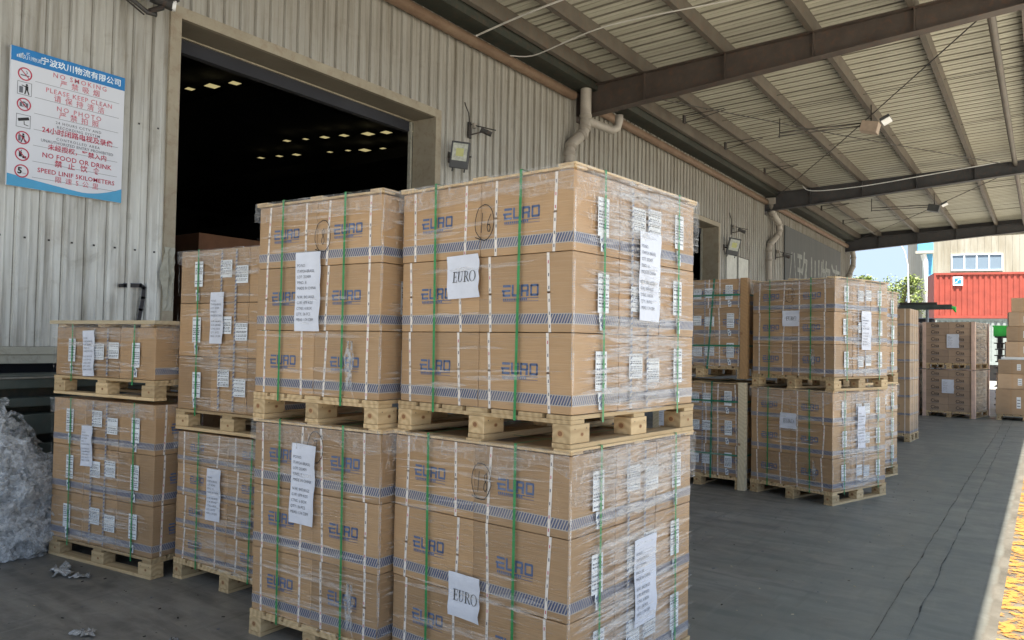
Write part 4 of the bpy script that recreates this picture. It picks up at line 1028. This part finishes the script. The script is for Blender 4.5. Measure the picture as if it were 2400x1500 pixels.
# middle group
load('upper wrapped load with a small EURO sheet in the middle group', GM, (-1.80, 8.47), -17.5, 1.0, 1.13, Z2, HB, seed=11, films={'F': 240, 'R': 1100, 'L': 30},
     papers=(('F', .50, .62, .20, .17, 'EURO', '', .0), ('R', .62, .50, .2, .42, 'A', '17', 0)), marks=(('F', .48, .88, '17'),), tear=('F', .76, .2, .7))
load('lower wrapped load with a small EURO sheet on a pallet in the middle group', GM, (-1.82, 8.50), -17.5, 1.0, 1.13, 0, HB, seed=12, films={'F': 220, 'R': 900, 'L': 30},
     papers=(('F', .49, .70, .20, .17, 'EURO', '', .0), ('R', .55, .65, .16, .45, 'A', '15', 0)), tear=('F', .80, .2, .75))
load('upper load crossed by dark green straps with an orange corner board', GM, (-2.83, 8.78), -3.5, 1.12, 1.0, 1.27, 1.02, nx=3, ny=2, seed=13, straps='cross', strap_mat='strap_dark_green', posts='orange_board', films={'F': 420, 'R': 60}, labels='F', style='euro', lid='none', collar_on=False)
load('lower load crossed by dark green straps with a pale corner board', GM, (-2.84, 8.76), -3.5, 1.12, 1.0, 0, 1.06, nx=3, ny=2, seed=14, straps='cross', strap_mat='strap_dark_green', posts='pale_board', films={'F': 300, 'R': 60}, labels='F', style='euro', lid='frame', collar_on=False,
     papers=(('F', .07, .70, .17, .36, 'A', '13', 0),))
load('upper wrapped load behind the middle EURO stack, only its right side showing', GM, (-1.86, 10.15), -14, 1.0, 1.1, Z2, HB, seed=15, films={'F': 60, 'R': 700}, straps='v')
load('lower wrapped load behind the middle EURO stack, only its right side showing', GM, (-1.86, 10.15), -14, 1.0, 1.1, 0, HB, seed=16, films={'F': 60, 'R': 700}, straps='v')
load('tall unwrapped column of seven carton rows behind the middle group', 'single column load', (-1.98, 15.3), -3, .80, .8, 0, 2.24, rows=7, nx=2, ny=2, seed=17, style='tall', straps='', labels='', lid='none')
# far pair with pink corner boards
GP = 'carton loads with pink corner boards at the far end'
load('upper far load with pink corner boards and a white sheet, before the red container', GP, (-1.42, 21.7), -9, 1.12, 1.4, 1.19, 1.02, nx=2, ny=2, seed=18, style='cisa', straps='', labels='', posts='corner_post_pink', lid='none', films={'R': 900}, papers=(('F', .66, .55, .27, .34, 'A', '1', .0),))
load('lower far load with pink corner boards and a white sheet, on the ground', GP, (-1.42, 21.7), -9, 1.12, 1.4, 0, 1.02, nx=2, ny=2, seed=19, style='cisa', straps='', labels='', posts='corner_post_pink', lid='none', films={'R': 700}, papers=(('F', .55, .62, .27, .34, 'A', '2', .0),))
load('upper load left of the pink-cornered pair, mostly hidden by the carton column', GP, (-2.66, 22.0), -6, 1.10, 1.2, 1.19, 1.02, nx=2, ny=2, seed=20, style='cisa', straps='', labels='', posts='corner_post_pink', lid='none')
load('lower load left of the pink-cornered pair, mostly hidden by the carton column', GP, (-2.66, 22.0), -6, 1.10, 1.2, 0, 1.02, nx=2, ny=2, seed=21, style='cisa', straps='', labels='', posts='corner_post_pink', lid='none')
# inside the doorway
GI = 'carton loads standing inside the dark doorway'
load('orange cardboard load inside the doorway at its left edge', GI, (-9.6, 6.2), 0, 1.3, 1.2, 1.2, 1.75, nx=2, ny=1, rows=2, seed=22, style='orange', straps='', labels='', lid='none')
load('dark printed carton load inside the doorway beside the orange one', GI, (-9.35, 7.75), 0, 1.4, 1.2, 1.2, 1.72, nx=2, ny=2, rows=4, seed=23, style='cisa', straps='', labels='', lid='none')

# loose cartons at the right edge
hp = empty('wooden_pallet', (-.40, 22.45, 0), 0, label='bare wooden pallet under the loose brown cartons at the right edge', cat='pallet')
pallet(hp, 1.15, 1.15)
HC = [(-.66, .145, .62, .60, 'large bottom carton at the left of the loose heap'), (-.03, .145, .60, .60, 'large bottom carton at the right of the loose heap'),
      (-.68, .75, .60, .36, 'carton on the second level left of the loose heap'), (-.06, .75, .60, .36, 'carton on the second level right of the loose heap'),
      (-.64, 1.115, .56, .33, 'carton with a white label on the third level left of the loose heap'), (-.05, 1.115, .56, .33, 'carton on the third level right of the loose heap'),
      (-.55, 1.52, .52, .36, 'carton above the white gap at the left of the loose heap'), (.0, 1.52, .52, .36, 'carton above the white gap at the right of the loose heap'),
      (-.50, 1.885, .50, .36, 'wide carton on the fifth level left of the loose heap'), (.02, 1.885, .50, .36, 'wide carton on the fifth level right of the loose heap'),
      (-.53, 2.25, .44, .34, 'small carton near the top left of the loose heap'), (-.04, 2.25, .5, .34, 'small carton near the top right of the loose heap'),
      (-.40, 2.595, .50, .33, 'topmost brown carton of the loose heap')]
for i, (x, z, w_, h_, lb) in enumerate(HC):
    me = carton_mesh(w_, .8, h_, 'plain', i % 3); o = bpy.data.objects.new('carton', me); COL.objects.link(o); o.location = (x, 22.3 + .02 * (i % 3), z); o.rotation_euler = (0, 0, radians((-3, 2, 4, -2)[i % 4]))
    tag(o, lb, 'carton', 'loose cartons stacked at the right edge')
m = MB(); m.box(-.6, .6, -.38, .38, 0, .012, 'notice_white'); m.box(-.55, .05, -.36, .36, .012, .068, 'label_white', None, .004)
o = m.build('white_carton_tray', None, (-.33, 22.3, 1.447)); tag(o, 'flat white tray between the third and fourth carton levels of the loose heap', 'tray')
# stacked black pallets with green crate
for i in range(12):
    r = empty('plastic_pallet', (-.62, 25.8, .001 + i * .172), radians((i * 37) % 5 - 2), label='black plastic pallet in the tall stack behind the loose cartons', cat='pallet', group='black plastic pallets in a stack')
    m = MB(); m.box(-.55, .55, -.5, .5, .14, .168, 'black_plastic', None, .004)
    for x in (-.48, -.04, .40):
        for y in (-.48, -.04, .40): m.box(x, x + .09, y, y + .09, .015, .1398, 'black_plastic')
        m.box(x, x + .09, -.5, .5, 0, .0148, 'black_plastic')
    m.build('pallet_deck', r)
m = MB(); m.box(-.4, .4, -.3, .3, 0, .02, 'bright_green')
for (a, b, c, d) in ((-.4, .4, -.3, -.28), (-.4, .4, .28, .3), (-.4, -.38, -.28, .28), (.38, .4, -.28, .28)): m.box(a, b, c, d, .02, .30, 'bright_green'); 
for (a, b, c, d) in ((-.42, .42, -.32, -.302), (-.42, .42, .302, .32)): m.box(a, b, c, d, .26, .30, 'bright_green')
tag(m.build('green_crate', None, (-.80, 25.7, 2.07)), 'bright green plastic crate on the stack of black pallets', 'crate')

# ------------------------------------------------------------------ film heap
HR = random.Random(11)
hm = MB(); P = []; nu, nv = 150, 84
def heap(th, t):
    rx, ry = .58, .52; hgt = 1.08
    n0 = noise.noise(Vector((cos(th) * 1.5, sin(th) * 1.5, t * 2.2))); rad = (1 - t ** 3.2) * (1 + .16 * n0)
    x = cos(th) * rx * rad; y = sin(th) * ry * rad; z = t * hgt
    p = Vector((x, y, z)); s1 = noise.turbulence(p * 5, 4, True) ; s2 = noise.noise(p * 16)
    v1 = noise.voronoi(p * 7 + Vector((s2, s1, 0)) * .9)[0]; v2 = noise.voronoi(p * 17 + Vector((s2, 0, s1)))[0]
    d = Vector((x, y, .3)).normalized(); return p + d * (.14 * (s1 - .5) + .02 * s2 + .11 * (v1[1] - v1[0]) + .045 * (v2[1] - v2[0]) - .03)
for j in range(nv):
    t = j / (nv - 1)
    for i in range(nu): q = heap(2 * pi * i / nu, t); P.append((q.x, q.y, max(0.002, q.z)))
hm.grid(P, nu, nv, 'heap_film', True, closed=True)
for _ in range(480):
    th = HR.uniform(0, 2 * pi); t = HR.uniform(0, 1) ** .8; c = heap(th, t); out = Vector((c.x, c.y, .25)).normalized()
    ax = Vector((HR.gauss(0, 1), HR.gauss(0, 1), HR.gauss(0, 1))); ax = (ax - out * ax.dot(out) * .85).normalized(); bx_ = ax.cross(out).normalized(); L = HR.uniform(.06, .36); Wd = HR.choice((.006, .012, .03, .06)); P = []; ph = HR.uniform(0, 6)
    for s_ in range(4):
        for i in range(9):
            q = c + out * (.012 + .018 * sin(ph + i * 1.5 + s_ * 1.9) - .5 * L * (i / 8 - .5) ** 2) + ax * (L * (i / 8 - .5)) + bx_ * (Wd * (s_ - 1.5) * (.35 + sin(pi * (i + .5) / 9)) * (1 + .3 * sin(i * 1.3 + ph)) + .05 * L * sin(ph + i * .7))
            q.z = max(q.z, .004); P.append(q)
    hm.grid(P, 9, 4, 'film_wisp', True)
ho = hm.build('film_heap', None, (-6.62, 2.52, 0)); tag(ho, 'big heap of crumpled clear stretch film on the floor left of the pallets', 'film heap')
def scrap(loc, s, label, seed):
    R = random.Random(seed); m = MB(); P = []
    for j in range(7):
        for i in range(10): P.append(((i / 9 - .5) * s * (1 + .4 * sin(j)), (j / 6 - .5) * s * .5 + .02 * sin(i * 2.0), .006 + abs(noise.noise(Vector((i * .7, j * .9, seed)))) * s * .35))
    m.grid(P, 10, 7, 'heap_film', True); return tag(m.build('film_scrap', None, loc, R.uniform(0, 3)), label, 'film scrap', 'film scraps on the floor')
scrap((-4.31, 2.17, .0), .13, 'crumpled piece of clear film lying on the floor at bottom left', 1)
scrap((-5.55, 2.62, .0), .22, 'torn tail of film on the floor at the foot of the leftmost pallet', 2)
scrap((-5.35, 2.66, .0), .12, 'small clump of film under the leftmost pallet edge', 3)
scrap((-3.86, 2.42, .0), .04, 'tiny white film crumb on the floor near the front pallets', 4)
m = MB(); R = random.Random(4)
for _ in range(70):
    x, y = R.uniform(-6.2, -3.4), R.uniform(1.9, 3.0); s_ = R.uniform(.002, .007); h_ = s_ * .5; a = R.uniform(0, 3)
    m.box(-s_ * R.uniform(.6, 2.5), s_, -s_ * .6, s_ * .6, 0, h_, R.choice(('pale_board', 'ink_grey', 'crack_dark', 'crack_dark', 'crack_dark')), Matrix.Translation((x, y, .0005)) @ Matrix.Rotation(a, 4, 'Z'))
for _ in range(160):
    x, y = R.uniform(-3, -.9), R.uniform(3, 12); s_ = R.uniform(.003, .008); m.box(-s_ * R.uniform(.6, 2), s_, -s_ * .6, s_ * .6, 0, s_ * .5, R.choice(('ink_grey', 'crack_dark', 'pale_board')), Matrix.Translation((x, y, .0005)) @ Matrix.Rotation(R.uniform(0, 3), 4, 'Z'))
tag(m.build('floor_litter'), 'scattered grit and tiny litter on the dark floor', 'litter', kind='stuff')

# ------------------------------------------------------------------ beyond the canopy
def corrugated_box(mb, L, Dp, H, mat, pitch=.28, dep=.036):
    P = []; pr = []; x = .12
    pr.append((0, 0)); 
    while x < L - .3: pr += [(x, 0), (x + .05, dep), (x + .13, dep), (x + .18, 0)]; x += pitch
    pr.append((L, 0))
    for z in (.16, H - .12):
        for a, b in pr: P.append((a, .03 + b, z))
    mb.grid(P, len(pr), 2, mat, False)
    mb.box(0, L, -.0, .09, 0, .159, mat); mb.box(0, L, -.0, .09, H - .119, H, mat); mb.box(-.0, .10, -.012, .10, 0, H, mat); mb.box(L - .1, L, -.012, .10, 0, H, mat)
    mb.box(0, L, .12, Dp, 0, H, mat)
cr = empty('shipping_container', (-5.24, 49.85, 3.50), radians(14), label='red corrugated shipping container, stacked on top in front of the cream building', cat='shipping container', group='stacked shipping containers')
m = MB(); corrugated_box(m, 12.2, 2.44, 2.59, 'container_red'); m.build('container_shell', cr)
m = MB(); fr = frame((0, 0, 0), (1, 0, 0), (0, -1, 0)); quad(m, fr, .95, 1.45, 1.86, 2.36, 'sign_white', .02); pl = m.build('logo_panel', cr)
m = MB()
for P in ([(1.03, 1.96), (1.37, 1.96), (1.37, 2.16), (1.27, 2.20), (1.16, 2.02), (1.03, 2.02)], [(1.03, 2.06), (1.10, 2.06), (1.22, 2.22), (1.37, 2.22), (1.37, 2.27), (1.03, 2.27)]): m.face([fr(a, b, .025) for a, b in P], 'sign_blue')
quad(m, fr, 1.10, 1.30, 2.10, 2.14, 'sign_blue', .026, skew=.03)
o = m.build('blue_emblem', pl)
cr = empty('shipping_container', (-5.2, 49.9, .9), radians(14), label='grey container under the red one, mostly hidden by pallet loads', cat='shipping container', group='stacked shipping containers')
m = MB(); corrugated_box(m, 12.2, 2.44, 2.59, 'container_grey'); m.build('container_shell', cr)
m = MB(); m.box(.2, 12.0, .3, 2.2, -.9, -.002, 'dark_iron'); m.build('trailer_bed', cr)
# cream building
bd = empty('cream_building', (-6.62, 62.1, 0), radians(14), label='tall cream building with blue corner trim behind the red container', cat='building')
m = MB(); P = []; pr = []; x = 0
BL = 40; wins = [(1.22, 4.25, 7.38, 8.42), (6.0, 8.6, 6.6, 8.9)]
m.box(0, BL, 0, 14, 0, 16, 'cream_wall'); 
x = .3
while x < BL: m.box(x, x + .03, -.022, -.001, 0, 16, 'cream_wall'); x += .42
m.build('wall', bd)
for (a, b, c, d) in wins:
    f = MB(); mt = 'label_white' if a < 3 else 'trim_blue'; t_ = .07 if a < 3 else .16
    for q in ((a - t_, b + t_, c - t_, c), (a - t_, b + t_, d, d + t_), (a - t_, a, c, d), (b, b + t_, c, d)): f.box(q[0], q[1], -.09, -.024, q[2], q[3], mt)
    n = 4 if a < 3 else 2
    for i in range(1, n): xx = a + (b - a) * i / n; f.box(xx - .04, xx + .04, -.07, -.024, c, d, mt)
    wo = f.build('window', bd); gl = MB(); gl.box(a, b, -.04, -.0235, c, d, 'window_glass'); gl.build('pane', wo)
m = MB(); m.box(-.55, -.01, -.15, .5, 2, 9.0, 'trim_blue'); m.box(-.45, -.012, -.02, .4, 9.01, 16, 'trim_blue'); m.build('corner_trim', bd)
m = MB(); m.box(-1.0, -.02, -.5, -.16, 8.75, 10.2, 'trim_blue'); m.box(-1.15, .0, -.55, -.14, 8.55, 8.74, 'sill_pale'); m.build('blue_hopper', bd)
m = MB(); m.tube([(-.62, -.3, 8.5), (-.5, -.3, 8.0), (-.5, -.3, 0)], .19, 'white_plastic', 10); m.build('white_downpipe', bd)
# street lamp
sl_ = empty('street_lamp', (-7.3, 55.7, 0), 0, label='thin grey street lamp with a curved arm against the sky', cat='street lamp')
m = MB(); m.tube([(0, 0, 0), (0, 0, 4), (-.06, 0, 7.2), (-.25, 0, 8.1), (-.55, 0, 8.7), (-1.0, 0, 9.05)], [.08, .07, .05, .04, .03, .028], 'galvanised', 8); m.build('pole', sl_)
m = MB(); m.box(-1.6, -.95, -.12, .12, 9.0, 9.12, 'galvanised', None, .03); m.build('lamp_head', sl_)
# trees
def tree(x, y, h, r, mat, label, seed, cz=.68, n=2600):
    R = random.Random(seed); root = empty('tree', (x, y, 0), 0, label=label, cat='tree', group='trees beyond the canopy')
    t = MB(); t.tube([(0, 0, 0), (.05, 0, h * .3), (0, .05, h * .6), (.1, 0, h * .85)], [r * .08, r * .06, r * .04, r * .015], 'bark', 7)
    cl = []
    for i in range(26):
        a = R.uniform(0, 2 * pi); e = R.uniform(-.6, 1); rr_ = r * R.uniform(.35, 1.0) * (1 - max(0, e) * .45)
        c = Vector((cos(a) * rr_, sin(a) * rr_, h * cz + e * h * .28)); cl.append((c, r * R.uniform(.18, .38)))
        t.tube([(0, 0, h * R.uniform(.35, .7)), c * .6 + Vector((0, 0, c.z * .38)), c], [r * .03, r * .02, r * .008], 'bark', 5)
    t.build('trunk', root)
    m = MB()
    for i in range(n):
        c, s_ = R.choice(cl); d = Vector((R.gauss(0, 1), R.gauss(0, 1), R.gauss(0, .7))).normalized() * s_ * R.random() ** .45; p = c + d; q = r * R.uniform(.03, .07)
        a = Vector((R.gauss(0, 1), R.gauss(0, 1), R.gauss(0, .5))).normalized(); b = a.cross(Vector((R.gauss(0, 1), R.gauss(0, 1), R.gauss(0, 1)))).normalized()
        m.face([p - a * q, p - b * q * .45, p + a * q, p + b * q * .45], mat)
    m.build('crown', root)
tree(-12.6, 64, 7.7, 2.6, 'leaf_light', 'yellow-green treetop just showing above the middle pallet stack', 1)
tree(-8.4, 61, 7.0, 2.0, 'leaf_light', 'light green leafy tree behind the street lamp', 2)
tree(-5.9, 58.5, 6.2, 1.0, 'leaf_green', 'small dark green tree beside the white downpipe of the cream building', 3, n=1400)
tree(-9.8, 70, 5.6, 3.0, 'leaf_green', 'dark green bush behind the light green tree', 4)
# white shed roof among the trees
m = MB(); m.box(-3, 4, 0, 4, 0, 4.6, 'galvanised'); m.box(-3.3, 4.3, -.4, 4.4, 4.601, 4.75, 'white_plastic'); tag(m.build('low_shed', None, (-9.5, 74, 0)), 'low pale shed between the trees far behind', 'shed')
# green boom / barrier arm and dark truck
bm_ = empty('steel_boom', (-3.36, 30, 0), 0, label='dark green steel beam sticking out above the far pallet loads', cat='steel beam')
m = MB(); m.box(-1.6, .75, -.07, .07, 3.05, 3.22, 'green_steel', None, .01); m.box(-.9, .3, -.06, .06, 3.221, 3.30, 'dark_iron'); m.build('beam', bm_)
m = MB(); m.tube([(.7, 0, 3.12), (.82, 0, 3.1), (.86, 0, 2.95)], [.06, .07, .02], 'bright_green', 8); m.build('end_hook', bm_)
m = MB(); m.tube([(0, 0, 0), (0, 0, 3.05)], .05, 'galvanised', 10); m.tube([(-1.4, 0, 0), (-1.4, 0, 3.05)], .05, 'galvanised', 10); m.build('post', bm_)
def truck(loc, rz, label):
    r = empty('parked_truck', loc, rz, label=label, cat='truck')
    m = MB(); m.box(-1.1, 1.1, -2.6, 2.6, .55, 1.6, 'car_dark', None, .08); m.box(-1.0, 1.0, -2.4, -.6, 1.601, 3.0, 'car_dark', None, .12); m.build('body', r)
    m = MB(); m.box(-.85, .85, -2.43, -2.401, 1.9, 2.7, 'window_glass'); m.build('windscreen', r)
    m = MB(); m.box(-1.1, 1.1, -.5, 2.6, 1.601, 2.2, 'container_grey'); m.build('cargo_bed', r)
    for x in (-1.0, 1.0):
        for y in (-1.7, 1.6): m = MB(); m.tube([(x - .12, y, .45), (x + .12, y, .45)], .45, 'tyre', 16); m.build('wheel', r)
    for x in (-.8, .8): m = MB(); m.box(x - .15, x + .15, -2.64, -2.605, .9, 1.1, 'label_white'); m.build('headlight', r)
truck((-5.0, 38.5, 0), radians(6), 'dark truck parked under the green steel beam in the distance')
